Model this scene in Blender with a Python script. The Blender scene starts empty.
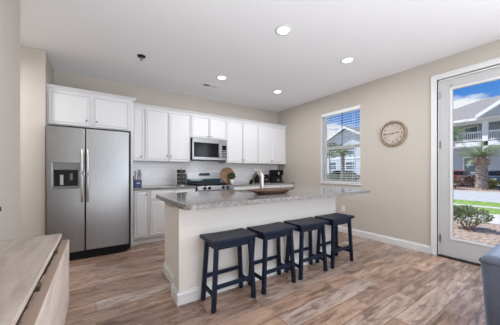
import bpy, bmesh, math, random
from mathutils import Vector, Matrix, Euler
random.seed(7)
PI = math.pi
scene = bpy.context.scene
C = scene.collection

# ------------------------------------------------------------ camera
cam_data = bpy.data.cameras.new('camera')
cam = bpy.data.objects.new('camera', cam_data); C.objects.link(cam)
cam_data.sensor_fit = 'HORIZONTAL'; cam_data.sensor_width = 36.0
cam_data.lens = 229.84/500*36
cam_data.shift_y = 9.13/500
cam_data.clip_start = 0.02; cam_data.clip_end = 400
cam.location = (0, 0, 1.172); cam.rotation_euler = (PI/2, 0, -0.59053)
scene.camera = cam

# ------------------------------------------------------------ view
scene.view_settings.view_transform = 'Standard'
scene.view_settings.look = 'None'
scene.view_settings.gamma = 1
scene.view_settings.use_curve_mapping = False
scene.view_settings.exposure = 0.0

# ------------------------------------------------------------ world: blue sky with cumulus
SKY_STRENGTH = 1.5
SUN, REAR, CEIL_FILL, LAMP, LAMP_REAR, HALL, SIDE = 6.0, 56, 112, 9.5, 6, 30, 62
world = bpy.data.worlds.new('sky'); scene.world = world; world.use_nodes = True
nt = world.node_tree; nt.nodes.clear()
N = nt.nodes.new; L = nt.links.new
tc = N('ShaderNodeTexCoord'); mp = N('ShaderNodeMapping'); mp.inputs['Scale'].default_value = (1, 1, 2.6)
mp.inputs['Location'].default_value = (0.35, 0.1, 0.42)
L(tc.outputs['Generated'], mp.inputs['Vector'])
nz = N('ShaderNodeTexNoise'); nz.inputs['Scale'].default_value = 3.6; nz.inputs['Detail'].default_value = 7; nz.inputs['Roughness'].default_value = 0.58
L(mp.outputs['Vector'], nz.inputs['Vector'])
cr = N('ShaderNodeValToRGB'); cr.color_ramp.elements[0].position = 0.47; cr.color_ramp.elements[1].position = 0.56
sp = N('ShaderNodeSeparateXYZ'); L(tc.outputs['Generated'], sp.inputs[0])
mr = N('ShaderNodeMapRange'); mr.inputs['From Min'].default_value = 0.14; mr.inputs['From Max'].default_value = 0.30
mr.inputs['To Min'].default_value = 0.10; mr.inputs['To Max'].default_value = -0.06
L(sp.outputs['Z'], mr.inputs['Value'])
am = N('ShaderNodeMath'); am.operation = 'ADD'; L(nz.outputs['Fac'], am.inputs[0]); L(mr.outputs[0], am.inputs[1]); L(am.outputs[0], cr.inputs['Fac'])
hr = N('ShaderNodeValToRGB'); e = hr.color_ramp.elements
e[0].position = 0.0; e[0].color = (0.17, 0.33, 0.55, 1); e[1].position = 0.30; e[1].color = (0.022, 0.145, 0.48, 1)
L(sp.outputs['Z'], hr.inputs['Fac'])
mx = N('ShaderNodeMix'); mx.data_type = 'RGBA'
L(cr.outputs['Color'], mx.inputs[0]); L(hr.outputs['Color'], mx.inputs[6]); mx.inputs[7].default_value = (0.62, 0.63, 0.65, 1)
bg = N('ShaderNodeBackground'); bg.inputs['Strength'].default_value = SKY_STRENGTH
L(mx.outputs[2], bg.inputs['Color'])
wo = N('ShaderNodeOutputWorld'); L(bg.outputs[0], wo.inputs[0])

# ------------------------------------------------------------ sun and large lights
def light(name, kind, loc, rot, power, color=(1, 1, 1), **kw):
    d = bpy.data.lights.new(name, kind); d.energy = power; d.color = color
    for k, v in kw.items(): setattr(d, k, v)
    o = bpy.data.objects.new(name, d); C.objects.link(o); o.location = loc; o.rotation_euler = rot
    return o
sun_dir = Vector((0.55, -0.7, -1.2))      # travels away from the kitchen side, never in at the door
sun = light('sun', 'SUN', (0, 0, 20), (0, 0, 0), SUN, (1.0, 0.96, 0.90), angle=0.01)
sun.rotation_euler = sun_dir.to_track_quat('-Z', 'Y').to_euler()
# added fill lights out of view, brightening the cabinets and near left wall
light('added_rear_fill', 'AREA', (2.2, -2.9, 1.45), (PI/2, 0, 0), REAR, (0.88, 0.95, 1.06), shape='RECTANGLE', size=2.6, size_y=1.9)
light('added_side_fill', 'AREA', (3.95, -1.4, 1.45), (0, PI/2, 0), SIDE, (0.88, 0.95, 1.06), shape='RECTANGLE', size=1.8, size_y=1.5)
# added upward fill behind the camera, brightening the ceiling
light('added_ceiling_fill', 'AREA', (0.35, -1.1, 0.3), (PI, 0, 0), CEIL_FILL, (0.90, 0.965, 1.06), shape='RECTANGLE', size=2.2, size_y=2.6)
light('added_hall_fill', 'AREA', (-1.5, 3.3, 2.6), (0, 0, 0), HALL, (0.97, 0.975, 1.0), shape='DISK', size=0.3)  # added fill out of view, brightening the alcove wall

# ------------------------------------------------------------ node helpers
def mat(name, color=(0.8, 0.8, 0.8), rough=0.5, metal=0.0, build=None, coat=0.0, spec=None):
    m = bpy.data.materials.new(name); m.use_nodes = True
    t = m.node_tree; b = t.nodes['Principled BSDF']
    b.inputs['Base Color'].default_value = (*color, 1); b.inputs['Roughness'].default_value = rough
    b.inputs['Metallic'].default_value = metal
    if coat: b.inputs['Coat Weight'].default_value = coat; b.inputs['Coat Roughness'].default_value = 0.08
    if spec is not None: b.inputs['Specular IOR Level'].default_value = spec
    if build: build(t, b)
    return m
def coords(t, scale=(1, 1, 1), rot=(0, 0, 0), kind='Object'):
    c = t.nodes.new('ShaderNodeTexCoord'); m = t.nodes.new('ShaderNodeMapping')
    m.inputs['Scale'].default_value = scale; m.inputs['Rotation'].default_value = rot
    t.links.new(c.outputs[kind], m.inputs['Vector']); return m.outputs['Vector']
def noise(t, vec, scale, detail=4, rough=0.5, dist=0.0):
    n = t.nodes.new('ShaderNodeTexNoise'); n.inputs['Scale'].default_value = scale
    n.inputs['Detail'].default_value = detail; n.inputs['Roughness'].default_value = rough; n.inputs['Distortion'].default_value = dist
    t.links.new(vec, n.inputs['Vector']); return n.outputs['Fac']
def ramp(t, fac, stops):
    r = t.nodes.new('ShaderNodeValToRGB'); el = r.color_ramp.elements
    while len(el) < len(stops): el.new(0.5)
    for e_, (p, c) in zip(el, stops): e_.position = p; e_.color = (*c, 1)
    t.links.new(fac, r.inputs['Fac']); return r.outputs['Color']
def mixc(t, fac, a, b, mode='MIX'):
    m = t.nodes.new('ShaderNodeMix'); m.data_type = 'RGBA'; m.blend_type = mode
    for s, v in ((0, fac), (6, a), (7, b)):
        if isinstance(v, (int, float)): m.inputs[s].default_value = v
        elif isinstance(v, tuple): m.inputs[s].default_value = (*v, 1)
        else: t.links.new(v, m.inputs[s])
    return m.outputs[2]
def bump(t, b, h, strength=0.1, dist=0.01):
    n = t.nodes.new('ShaderNodeBump'); n.inputs['Strength'].default_value = strength; n.inputs['Distance'].default_value = dist
    t.links.new(h, n.inputs['Height']); t.links.new(n.outputs[0], b.inputs['Normal'])
def noisy(c1, c2, scale, stretch=(1, 1, 1), bs=0.0, detail=5, lo=0.35, hi=0.65, dist=0.01):
    def f(t, b):
        n = noise(t, coords(t, stretch), scale, detail)
        t.links.new(ramp(t, n, [(lo, c1), (hi, c2)]), b.inputs['Base Color'])
        if bs: bump(t, b, n, bs, dist)
    return f

# ------------------------------------------------------------ materials
def wall_b(t, b):
    n = noise(t, coords(t), 55, 3); bump(t, b, n, 0.05, 0.003)
M = {}
M['wall'] = mat('beige_wall_paint', (0.53, 0.487, 0.43), 0.75, build=wall_b)
M['ceiling'] = mat('ceiling_paint', (0.90, 0.905, 0.92), 0.85, build=wall_b)
M['trim'] = mat('white_trim_paint', (0.70, 0.70, 0.695), 0.4)
M['door'] = mat('door_paint', (0.50, 0.50, 0.495), 0.45)
M['cab'] = mat('white_cabinet_paint', (0.725, 0.725, 0.73), 0.35)
M['island'] = mat('cream_island_paint', (0.70, 0.665, 0.615), 0.6, build=wall_b)
def floor_b(t, b):
    v = coords(t)
    br = t.nodes.new('ShaderNodeTexBrick'); t.links.new(v, br.inputs['Vector'])
    br.offset = 0.37; br.offset_frequency = 2
    br.inputs['Color1'].default_value = (0, 0, 0, 1); br.inputs['Color2'].default_value = (1, 1, 1, 1)
    br.inputs['Mortar'].default_value = (0.5, 0.5, 0.5, 1)
    br.inputs['Scale'].default_value = 1; br.inputs['Mortar Size'].default_value = 0.0028; br.inputs['Mortar Smooth'].default_value = 0.2
    br.inputs['Bias'].default_value = 0.0
    br.inputs['Brick Width'].default_value = 1.22; br.inputs['Row Height'].default_value = 0.178
    # per plank shift of the grain
    ad = t.nodes.new('ShaderNodeVectorMath'); ad.operation = 'MULTIPLY_ADD'
    t.links.new(br.outputs['Color'], ad.inputs[0]); ad.inputs[1].default_value = (13.7, 5.1, 3.0); t.links.new(v, ad.inputs[2])
    m1 = t.nodes.new('ShaderNodeMapping'); m1.inputs['Scale'].default_value = (1.0, 9, 1); t.links.new(ad.outputs[0], m1.inputs['Vector'])
    grain = noise(t, m1.outputs['Vector'], 3.0, 10, 0.68, 0.35)
    m2 = t.nodes.new('ShaderNodeMapping'); m2.inputs['Scale'].default_value = (2.0, 4.5, 1); t.links.new(ad.outputs[0], m2.inputs['Vector'])
    blot = noise(t, m2.outputs['Vector'], 2.4, 8, 0.72, 0.3)
    plank = ramp(t, br.outputs['Color'], [(0.0, (0.23, 0.140, 0.100)), (0.25, (0.46, 0.305, 0.220)), (0.45, (0.29, 0.186, 0.135)), (0.65, (0.47, 0.355, 0.288)), (0.82, (0.36, 0.248, 0.190)), (1.0, (0.51, 0.42, 0.365))])
    g = ramp(t, grain, [(0.34, (0.42, 0.39, 0.37)), (0.5, (1.0, 1.0, 1.0)), (0.68, (1.38, 1.42, 1.46))])
    c = mixc(t, 1.0, plank, g, 'MULTIPLY')
    k = ramp(t, blot, [(0.36, (0.33, 0.29, 0.285)), (0.50, (1, 1, 1))])
    c = mixc(t, 0.78, c, mixc(t, 1.0, c, k, 'MULTIPLY'))
    c = mixc(t, br.outputs['Fac'], c, (0.12, 0.08, 0.06))
    t.links.new(c, b.inputs['Base Color'])
    t.links.new(ramp(t, grain, [(0.3, (0.32, 0.32, 0.32)), (0.7, (0.24, 0.24, 0.24))]), b.inputs['Roughness'])
    bump(t, b, grain, 0.08, 0.003)
M['floor'] = mat('wood_plank_floor', build=floor_b)
def granite_b(t, b):
    v = coords(t)
    vo = t.nodes.new('ShaderNodeTexVoronoi'); vo.inputs['Scale'].default_value = 165; t.links.new(v, vo.inputs['Vector'])
    n = noise(t, v, 95, 4, 0.7)
    base = ramp(t, n, [(0.36, (0.03, 0.03, 0.032)), (0.45, (0.175, 0.15, 0.13)), (0.55, (0.30, 0.265, 0.235)), (0.70, (0.38, 0.385, 0.39))])
    s = t.nodes.new('ShaderNodeSeparateColor'); t.links.new(vo.outputs['Color'], s.inputs[0])
    sp_ = ramp(t, s.outputs[0], [(0.27, (0.012, 0.016, 0.025)), (0.31, (0.28, 0.26, 0.245)), (0.8, (0.31, 0.285, 0.265)), (0.95, (0.52, 0.54, 0.58))])
    t.links.new(mixc(t, 0.55, base, sp_), b.inputs['Base Color'])
M['granite'] = mat('speckled_granite', rough=0.10, build=granite_b)
def steel_b(t, b):
    n = noise(t, coords(t, (60, 60, 1.2)), 6, 4)
    t.links.new(ramp(t, n, [(0.3, (0.29, 0.29, 0.29)), (0.7, (0.35, 0.35, 0.35))]), b.inputs['Base Color'])
M['steel'] = mat('brushed_stainless_steel', rough=0.30, metal=1.0, build=steel_b)
M['chrome'] = mat('satin_nickel', (0.50, 0.475, 0.45), 0.28, 1.0)
M['handle'] = mat('stainless_handle', (0.62, 0.62, 0.63), 0.33, 1.0)
M['knob'] = mat('nickel_knob', (0.34, 0.33, 0.32), 0.4, 1.0)
M['black'] = mat('black_plastic', (0.010, 0.010, 0.011), 0.5, spec=0.25)
M['blackgloss'] = mat('black_glass', (0.006, 0.006, 0.008), 0.12, spec=0.15)
M['iron'] = mat('cast_iron', (0.015, 0.015, 0.016), 0.6)
M['grey'] = mat('grey_plastic', (0.23, 0.235, 0.24), 0.4)
M['ltgrey'] = mat('light_grey_panel', (0.42, 0.43, 0.44), 0.35, 0.6)
M['panelgrey'] = mat('dispenser_grey', (0.16, 0.165, 0.17), 0.4, 0.3)
M['navy'] = mat('dark_navy_paint', rough=0.42, spec=0.22, build=noisy((0.004, 0.009, 0.022), (0.007, 0.014, 0.033), 30, (1, 1, 1)))
def tile_b(t, b):
    v = coords(t, (1, 1, 1), (PI/2, 0, 0))
    br = t.nodes.new('ShaderNodeTexBrick'); t.links.new(v, br.inputs['Vector']); br.offset = 0.5
    br.inputs['Color1'].default_value = (0.84, 0.84, 0.85, 1); br.inputs['Color2'].default_value = (0.89, 0.89, 0.90, 1)
    br.inputs['Mortar'].default_value = (0.74, 0.74, 0.74, 1); br.inputs['Scale'].default_value = 1
    br.inputs['Mortar Size'].default_value = 0.002; br.inputs['Brick Width'].default_value = 0.152; br.inputs['Row Height'].default_value = 0.0735
    t.links.new(br.outputs['Color'], b.inputs['Base Color'])
    inv = t.nodes.new('ShaderNodeMath'); inv.operation = 'SUBTRACT'; inv.inputs[0].default_value = 1; t.links.new(br.outputs['Fac'], inv.inputs[1])
    bump(t, b, inv.outputs[0], 0.4, 0.002)
M['tile'] = mat('subway_tile', rough=0.15, build=tile_b)
def oak_b(stretch, k=1.0):
    def f(t, b):
        v = coords(t, stretch); g = noise(t, v, 5, 8, 0.6, 0.6)
        t.links.new(ramp(t, g, [(0.3, (0.36*k, 0.29*k, 0.24*k)), (0.5, (0.49*k, 0.415*k, 0.36*k)), (0.7, (0.60*k, 0.53*k, 0.475*k))]), b.inputs['Base Color'])
        bump(t, b, g, 0.06, 0.002)
    return f
M['oak'] = mat('pale_washed_oak', rough=0.42, build=oak_b((3.5, 0.6, 3.5), 0.78))
M['oaklit'] = mat('pale_washed_oak_lit', rough=0.45, build=oak_b((6, 0.6, 2.2), 1.2))  # same oak made lighter: light on the leaf face put into its colour
M['oakedge'] = mat('brown_oak_edge', (0.30, 0.215, 0.165), 0.5)
def fabric_b(t, b):
    n = noise(t, coords(t), 420, 3); n2 = noise(t, coords(t), 30, 3)
    t.links.new(mixc(t, 0.3, ramp(t, n, [(0.3, (0.044, 0.052, 0.072)), (0.7, (0.095, 0.11, 0.145))]), ramp(t, n2, [(0.3, (0.045, 0.052, 0.068)), (0.7, (0.07, 0.078, 0.10))])), b.inputs['Base Color'])
    bump(t, b, n, 0.3, 0.002); b.inputs['Sheen Weight'].default_value = 0.7; b.inputs['Sheen Tint'].default_value = (0.6, 0.75, 1.0, 1)  # blue sheen and tint add sky glow to the fabric's own blue-grey
M['fabric'] = mat('blue_grey_upholstery', rough=0.85, build=fabric_b)
M['piping'] = mat('dark_piping', (0.04, 0.045, 0.055), 0.8)
M['legwood'] = mat('dark_wood_leg', (0.04, 0.022, 0.012), 0.4)
M['bowl'] = mat('carved_brown_wood', rough=0.8, spec=0.2, build=noisy((0.03, 0.015, 0.010), (0.23, 0.135, 0.10), 55, (1, 3, 3), 0.6, 6, 0.35, 0.65, 0.01))
M['rattan'] = mat('brown_wood_round', rough=0.6, build=noisy((0.25, 0.13, 0.06), (0.50, 0.30, 0.16), 14, (1, 1, 6), 0.1))
M['pot'] = mat('white_ceramic', (0.82, 0.81, 0.79), 0.25)
M['leaf_in'] = mat('potted_leaf', rough=0.5, build=noisy((0.015, 0.05, 0.012), (0.05, 0.12, 0.03), 25))
M['bluebox'] = mat('blue_knife_block', (0.012, 0.045, 0.13), 0.35)
M['label'] = mat('pale_label', (0.7, 0.72, 0.75), 0.5)
M['jarglass'] = mat('spice_jar_glass', (0.035, 0.038, 0.045), 0.12, spec=0.8)
M['display'] = mat('oven_display', (0.01, 0.012, 0.015), 0.1)
M['teal'] = mat('dark_teal_glass', (0.015, 0.05, 0.065), 0.05, coat=0.4)
M['clockrim'] = mat('weathered_wood_rim', rough=0.6, build=noisy((0.22, 0.16, 0.11), (0.40, 0.31, 0.23), 20, (1, 1, 1), 0.15))
M['clockface'] = mat('clock_face_paper', rough=0.7, build=noisy((0.46, 0.39, 0.32), (0.55, 0.47, 0.40), 9))
M['ink'] = mat('dark_ink', (0.03, 0.027, 0.025), 0.5)
M['outlet'] = mat('outlet_plastic', (0.80, 0.78, 0.74), 0.4)
M['slat'] = mat('white_blind_slat', (0.86, 0.86, 0.86), 0.4)
M['threshold'] = mat('bronze_threshold', (0.03, 0.025, 0.02), 0.4, 0.6)
M['lampglow'] = mat('lamp_lens', (1, 1, 1), 0.5)
_b = M['lampglow'].node_tree.nodes['Principled BSDF']; _b.inputs['Emission Color'].default_value = (1, 0.98, 0.95, 1); _b.inputs['Emission Strength'].default_value = 4
def glass_mat(name, tint=(1, 1, 1)):
    m = bpy.data.materials.new(name); m.use_nodes = True; t = m.node_tree; t.nodes.clear()
    tr = t.nodes.new('ShaderNodeBsdfTransparent'); tr.inputs[0].default_value = (*tint, 1)
    gl = t.nodes.new('ShaderNodeBsdfGlossy'); gl.inputs['Roughness'].default_value = 0.01
    fr = t.nodes.new('ShaderNodeFresnel'); fr.inputs['IOR'].default_value = 1.25
    mxx = t.nodes.new('ShaderNodeMixShader'); o = t.nodes.new('ShaderNodeOutputMaterial')
    t.links.new(fr.outputs[0], mxx.inputs[0]); t.links.new(tr.outputs[0], mxx.inputs[1]); t.links.new(gl.outputs[0], mxx.inputs[2]); t.links.new(mxx.outputs[0], o.inputs[0])
    return m
M['glass'] = glass_mat('clear_glass', (0.97, 0.985, 0.98))
# outdoors
M['mulch'] = mat('reddish_mulch', rough=0.95, build=noisy((0.20, 0.13, 0.10), (0.50, 0.38, 0.32), 14, (1, 1, 1), 0.8, 9, 0.35, 0.62, 0.05))
M['chips'] = mat('straw_chips', rough=0.95, build=noisy((0.33, 0.22, 0.11), (0.72, 0.56, 0.36), 28, (1, 1, 1), 0.8, 8, 0.38, 0.58, 0.04))
M['grass'] = mat('lawn_grass', rough=0.9, build=noisy((0.09, 0.19, 0.02), (0.30, 0.42, 0.09), 6, (1, 1, 1), 0.5, 10, 0.35, 0.6, 0.05))
M['asphalt'] = mat('pale_asphalt', rough=0.9, build=noisy((0.40, 0.40, 0.41), (0.50, 0.50, 0.51), 10))
M['concrete'] = mat('pale_concrete', rough=0.9, build=noisy((0.50, 0.48, 0.45), (0.62, 0.60, 0.57), 8))
M['bushleaf'] = mat('shrub_leaf', rough=0.5, build=noisy((0.09, 0.15, 0.05), (0.36, 0.40, 0.25), 14))
M['redleaf'] = mat('reddish_shrub_leaf', rough=0.6, build=noisy((0.13, 0.07, 0.05), (0.30, 0.19, 0.14), 3))
M['yellowleaf'] = mat('yellow_green_leaf', rough=0.6, build=noisy((0.20, 0.24, 0.04), (0.42, 0.44, 0.12), 4))
M['frond'] = mat('palm_frond', rough=0.55, build=noisy((0.12, 0.19, 0.08), (0.36, 0.44, 0.26), 2))
M['dryfrond'] = mat('dry_palm_frond', rough=0.8, build=noisy((0.22, 0.13, 0.08), (0.42, 0.30, 0.22), 4))
M['bark'] = mat('palm_bark', rough=0.95, build=noisy((0.16, 0.13, 0.11), (0.52, 0.46, 0.42), 7, (1, 1, 2.2), 1.0, 6, 0.35, 0.65, 0.08))
M['twig'] = mat('shrub_branch', (0.30, 0.20, 0.14), 0.9)
def siding(c):
    def f(t, b):
        w = t.nodes.new('ShaderNodeTexWave'); w.bands_direction = 'Z'; w.wave_profile = 'SAW'; w.inputs['Scale'].default_value = 0.8
        t.links.new(coords(t), w.inputs['Vector']); b.inputs['Base Color'].default_value = (*c, 1); bump(t, b, w.outputs['Fac'], 0.5, 0.04)
    return f
M['siding'] = mat('pale_blue_siding', rough=0.8, build=siding((0.55, 0.62, 0.68)))
M['siding2'] = mat('grey_blue_siding', rough=0.8, build=siding((0.46, 0.50, 0.55)))
M['btrim'] = mat('building_white_trim', (0.80, 0.81, 0.82), 0.6)
M['shingle'] = mat('grey_brown_shingle', rough=0.9, build=noisy((0.21, 0.19, 0.19), (0.30, 0.28, 0.275), 5, (1, 1, 4), 0.3))
M['pane'] = mat('window_pane_dark', (0.10, 0.15, 0.20), 0.08)
M['carblue'] = mat('dark_blue_car_paint', (0.03, 0.05, 0.09), 0.2, coat=1.0)
M['carred'] = mat('dark_red_car_paint', (0.35, 0.05, 0.04), 0.25, coat=1.0)
M['rubber'] = mat('tyre_rubber', (0.02, 0.02, 0.02), 0.8)
M['taillight'] = mat('tail_light', (0.5, 0.03, 0.03), 0.2)
M['exterior'] = mat('exterior_wall', (0.45, 0.5, 0.55), 0.8)

# ------------------------------------------------------------ mesh helpers
def B(): return bmesh.new()
def bx(bm, x0, x1, y0, y1, z0, z1, mtx=None, bev=0.0):
    vs = [bm.verts.new(p) for p in ((x0,y0,z0),(x1,y0,z0),(x1,y1,z0),(x0,y1,z0),(x0,y0,z1),(x1,y0,z1),(x1,y1,z1),(x0,y1,z1))]
    fs = [bm.faces.new([vs[i] for i in f]) for f in ((0,3,2,1),(4,5,6,7),(0,1,5,4),(1,2,6,5),(2,3,7,6),(3,0,4,7))]
    if bev:
        es = list({e for f in fs for e in f.edges})
        r = bmesh.ops.bevel(bm, geom=es, offset=bev, segments=2, affect='EDGES', profile=0.6)
        vs = list({v for f in r['faces'] for v in f.verts})
    if mtx is not None: bmesh.ops.transform(bm, matrix=mtx, verts=vs)
    return vs
def strut(bm, a, b, w, d, w2=None, d2=None):      # square bar from a to b
    a, b = Vector(a), Vector(b); w2 = w2 or w; d2 = d2 or d
    vs = []
    for p, ww, dd in ((a, w, d), (b, w2, d2)):
        for sx, sy in ((-1,-1),(1,-1),(1,1),(-1,1)): vs.append(bm.verts.new((p.x+sx*ww/2, p.y+sy*dd/2, p.z)))
    for f in ((3,2,1,0),(4,5,6,7),(0,1,5,4),(1,2,6,5),(2,3,7,6),(3,0,4,7)): bm.faces.new([vs[i] for i in f])
def tube(bm, pts, r, seg=10, cap=True):
    pts = [Vector(p) for p in pts]; n = len(pts); rs = r if isinstance(r, (list, tuple)) else [r]*n
    rings = []; up = Vector((0, 0, 1))
    for i, p in enumerate(pts):
        d = (pts[min(i+1, n-1)]-pts[max(i-1, 0)]).normalized()
        u = d.cross(up)
        if u.length < 1e-3: u = d.cross(Vector((0, 1, 0)))
        u.normalize(); v = u.cross(d).normalized()
        rings.append([bm.verts.new(p+(u*math.cos(a)+v*math.sin(a))*rs[i]) for a in [2*PI*k/seg for k in range(seg)]])
    for a, b in zip(rings, rings[1:]):
        for k in range(seg): bm.faces.new((a[k], a[(k+1) % seg], b[(k+1) % seg], b[k]))
    if cap: bm.faces.new(rings[0][::-1]); bm.faces.new(rings[-1])
def lathe(bm, prof, seg=32, center=(0, 0, 0), axis='Z'):
    c = Vector(center); rings = []
    def P(r, a, h):
        x, y = r*math.cos(a), r*math.sin(a)
        return c+(Vector((x, y, h)) if axis == 'Z' else Vector((x, h, y)) if axis == 'Y' else Vector((h, x, y)))
    for r, h in prof:
        rings.append([bm.verts.new(P(0, 0, h))] if r < 1e-6 else [bm.verts.new(P(r, 2*PI*k/seg, h)) for k in range(seg)])
    for a, b in zip(rings, rings[1:]):
        for k in range(seg):
            k2 = (k+1) % seg
            if len(a) == 1 and len(b) > 1: bm.faces.new((a[0], b[k], b[k2]))
            elif len(b) == 1 and len(a) > 1: bm.faces.new((a[k], a[k2], b[0]))
            elif len(a) > 1: bm.faces.new((a[k], a[k2], b[k2], b[k]))
def prism(bm, pts, axis, a, b):                    # polygon extruded along an axis
    def P(p, t): return {'X': (t, p[0], p[1]), 'Y': (p[0], t, p[1]), 'Z': (p[0], p[1], t)}[axis]
    A = [bm.verts.new(P(p, a)) for p in pts]; Bv = [bm.verts.new(P(p, b)) for p in pts]; n = len(pts)
    bm.faces.new(A); bm.faces.new(Bv[::-1])
    for i in range(n): bm.faces.new((A[i], Bv[i], Bv[(i+1) % n], A[(i+1) % n]))
def obj(name, bm, m, parent=None, bev=0.0, smooth=None, local=False, seg=2, **props):
    bmesh.ops.recalc_face_normals(bm, faces=bm.faces[:])
    me = bpy.data.meshes.new(name)
    if parent is not None and not local:
        r = parent
        while r.parent: r = r.parent
        off = r.location
        for v in bm.verts: v.co -= off
    bm.to_mesh(me); bm.free(); me.materials.append(m)
    o = bpy.data.objects.new(name, me); C.objects.link(o)
    if parent is not None: o.parent = parent
    if bev:
        md = o.modifiers.new('bevel', 'BEVEL'); md.width = bev; md.segments = seg; md.limit_method = 'ANGLE'; md.angle_limit = math.radians(40)
    if smooth:
        me.polygons.foreach_set('use_smooth', [True]*len(me.polygons))
        if smooth != 'all': me.set_sharp_from_angle(angle=math.radians(smooth if isinstance(smooth, (int, float)) and smooth is not True else 40))
    for k, v in props.items(): o[k] = v
    return o
def thing(name, label, cat, loc=(0, 0, 0), rz=0, group=None):
    o = bpy.data.objects.new(name, None); o.empty_display_size = 0.1; C.objects.link(o)
    o.location = loc; o.rotation_euler = (0, 0, rz); o['label'] = label; o['category'] = cat
    if group: o['group'] = group
    return o
def tag(o, label, cat, group=None, kind=None):
    o['label'] = label; o['category'] = cat
    if group: o['group'] = group
    if kind: o['kind'] = kind
    return o
def struct(name, bm, m, parent=None, **kw):
    o = obj(name, bm, m, parent, **kw)
    if parent is None: o['kind'] = 'structure'
    return o
def dup(root, loc, label, rz=None):
    r = root.copy(); C.objects.link(r); r.location = loc; r['label'] = label
    if rz is not None: r.rotation_euler = (0, 0, rz)
    for ch in list(root.children):
        c = ch.copy(); C.objects.link(c); c.parent = r
        for g in list(ch.children):
            d = g.copy(); C.objects.link(d); d.parent = c
    return r
def box1(*a, **k): b = B(); bx(b, *a, **k); return b

# ============================================================ ROOM SHELL
XR, YB, H = 3.976, 4.63, 2.74
XL, YS = -0.54, -3.0
WT = 0.15
struct('floor', box1(-2.7, XR+0.02, YS-0.15, YB+0.15, -0.05, 0), M['floor'])
struct('ceiling', box1(-2.7, XR+WT, YS-0.15, YB+0.15, H, H+0.1), M['ceiling'])
struct('wall_back', box1(-2.7, XR+WT, YB, YB+0.15, 0, H), M['wall'])
# alcove return wall, hallway end wall and the near left wall
struct('wall_alcove', box1(-2.55, XL, 3.95, YB, 0, H), M['wall'], bev=0.01)
struct('wall_left', box1(XL-0.13, XL, YS, 2.745, 0, H), M['wall'], bev=0.008)
struct('wall_hall', box1(-2.7, -2.55, 0, YB, 0, H), M['wall'])
struct('wall_hall_side', box1(-2.55, XL-0.13, 2.615, 2.745, 0, H), M['wall'])
# right wall with a window opening and the door opening
WY0, WY1, WZ0, WZ1 = 2.345, 3.22, 0.945, 2.385
DY0, DY1, DZ1 = 0.285, 1.205, 2.44
b = B()
bx(b, XR, XR+WT, WY1, YB, 0, H); bx(b, XR, XR+WT, WY0, WY1, 0, WZ0); bx(b, XR, XR+WT, WY0, WY1, WZ1, H)
bx(b, XR, XR+WT, DY1, WY0, 0, H); bx(b, XR, XR+WT, DY0, DY1, DZ1, H); bx(b, XR, XR+WT, YS, -2.2, 0, H); bx(b, XR, XR+WT, -0.6, DY0, 0, H); bx(b, XR, XR+WT, -2.2, -0.6, 0, 0.5); bx(b, XR, XR+WT, -2.2, -0.6, 2.4, H)  # includes an unseen opening added for the side fill light
struct('wall_right', b, M['wall'])
# rear wall with a wide opening added for the rear fill light
b = B()
bx(b, -2.7, 0.2, YS-0.15, YS, 0, H); bx(b, 3.6, XR+WT, YS-0.15, YS, 0, H); bx(b, 0.2, 3.6, YS-0.15, YS, 0, 0.5); bx(b, 0.2, 3.6, YS-0.15, YS, 2.4, H)
struct('wall_rear', b, M['wall'])
# baseboards
def baseb(bm, x0, x1, y0, y1, side, h=0.112, t=0.014):
    # side: direction the visible face looks
    if side == '-x': prism(bm, [(0,0)], 'Y', 0, 0) if False else prism(bm, [(XR-t,0),(XR,0),(XR,h),(XR-t*0.35,h),(XR-t*0.6,h-0.02),(XR-t,h-0.025)], 'Y', y0, y1)
b = B(); baseb(b, 0, 0, 1.285, 4.02, '-x'); struct('baseboard_right', b, M['trim'])
b = B(); bx(b, XL, XL+0.014, YS, 2.745, 0, 0.112); bx(b, XL-0.13, XL+0.014, 2.745, 2.759, 0, 0.112); struct('baseboard_left', b, M['trim'], bev=0.003)
b = B(); bx(b, -2.5, XL, 3.936, 3.95, 0, 0.112); struct('baseboard_hall', b, M['trim'], bev=0.003)

# ============================================================ WINDOW
win = struct('window_1', (lambda b: (
    bx(b, XR+0.085, XR+0.145, WY0, WY0+0.045, WZ0, WZ1), bx(b, XR+0.085, XR+0.145, WY1-0.045, WY1, WZ0, WZ1),
    bx(b, XR+0.085, XR+0.145, WY0+0.045, WY1-0.045, WZ1-0.045, WZ1), bx(b, XR+0.085, XR+0.145, WY0+0.045, WY1-0.045, WZ0, WZ0+0.05),
    bx(b, XR+0.09, XR+0.14, WY0+0.045, WY1-0.045, 1.635, 1.685), b)[-1])(B()), M['trim'], bev=0.003)
b = B()
bx(b, XR-0.001, XR+0.085, WY1-0.004, WY1+0.0005, WZ0, WZ1); bx(b, XR-0.001, XR+0.085, WY0-0.0005, WY0+0.004, WZ0, WZ1); bx(b, XR-0.001, XR+0.085, WY0, WY1, WZ1-0.004, WZ1+0.0005)
obj('jamb_lining', b, M['trim'], win)
obj('window_sill', box1(XR-0.022, XR+0.085, WY0-0.02, WY1+0.02, WZ0-0.022, WZ0+0.002), M['trim'], win, bev=0.004)
b = B(); bx(b, XR+0.112, XR+0.116, WY0+0.045, WY1-0.045, WZ0+0.05, 1.635); bx(b, XR+0.118, XR+0.122, WY0+0.045, WY1-0.045, 1.685, WZ1-0.045)
obj('window_glass', b, M['glass'], win)
bl = thing('window_blind', 'white horizontal slatted blind hanging inside the window beside the clock', 'blind', (XR+0.04, (WY0+WY1)/2, WZ1))
obj('headrail', box1(XR+0.005, XR+0.07, WY0+0.008, WY1-0.008, WZ1-0.062, WZ1-0.004), M['slat'], bl, bev=0.003)
b = B(); z = WZ1-0.09
while z > WZ0+0.05:
    bx(b, -0.024, 0.024, WY0+0.012, WY1-0.012, -0.0012, 0.0012, mtx=Matrix.Translation((XR+0.04, 0, z)) @ Matrix.Rotation(math.radians(-5), 4, 'Y')); z -= 0.0475
obj('slats', b, M['slat'], bl)
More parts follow.
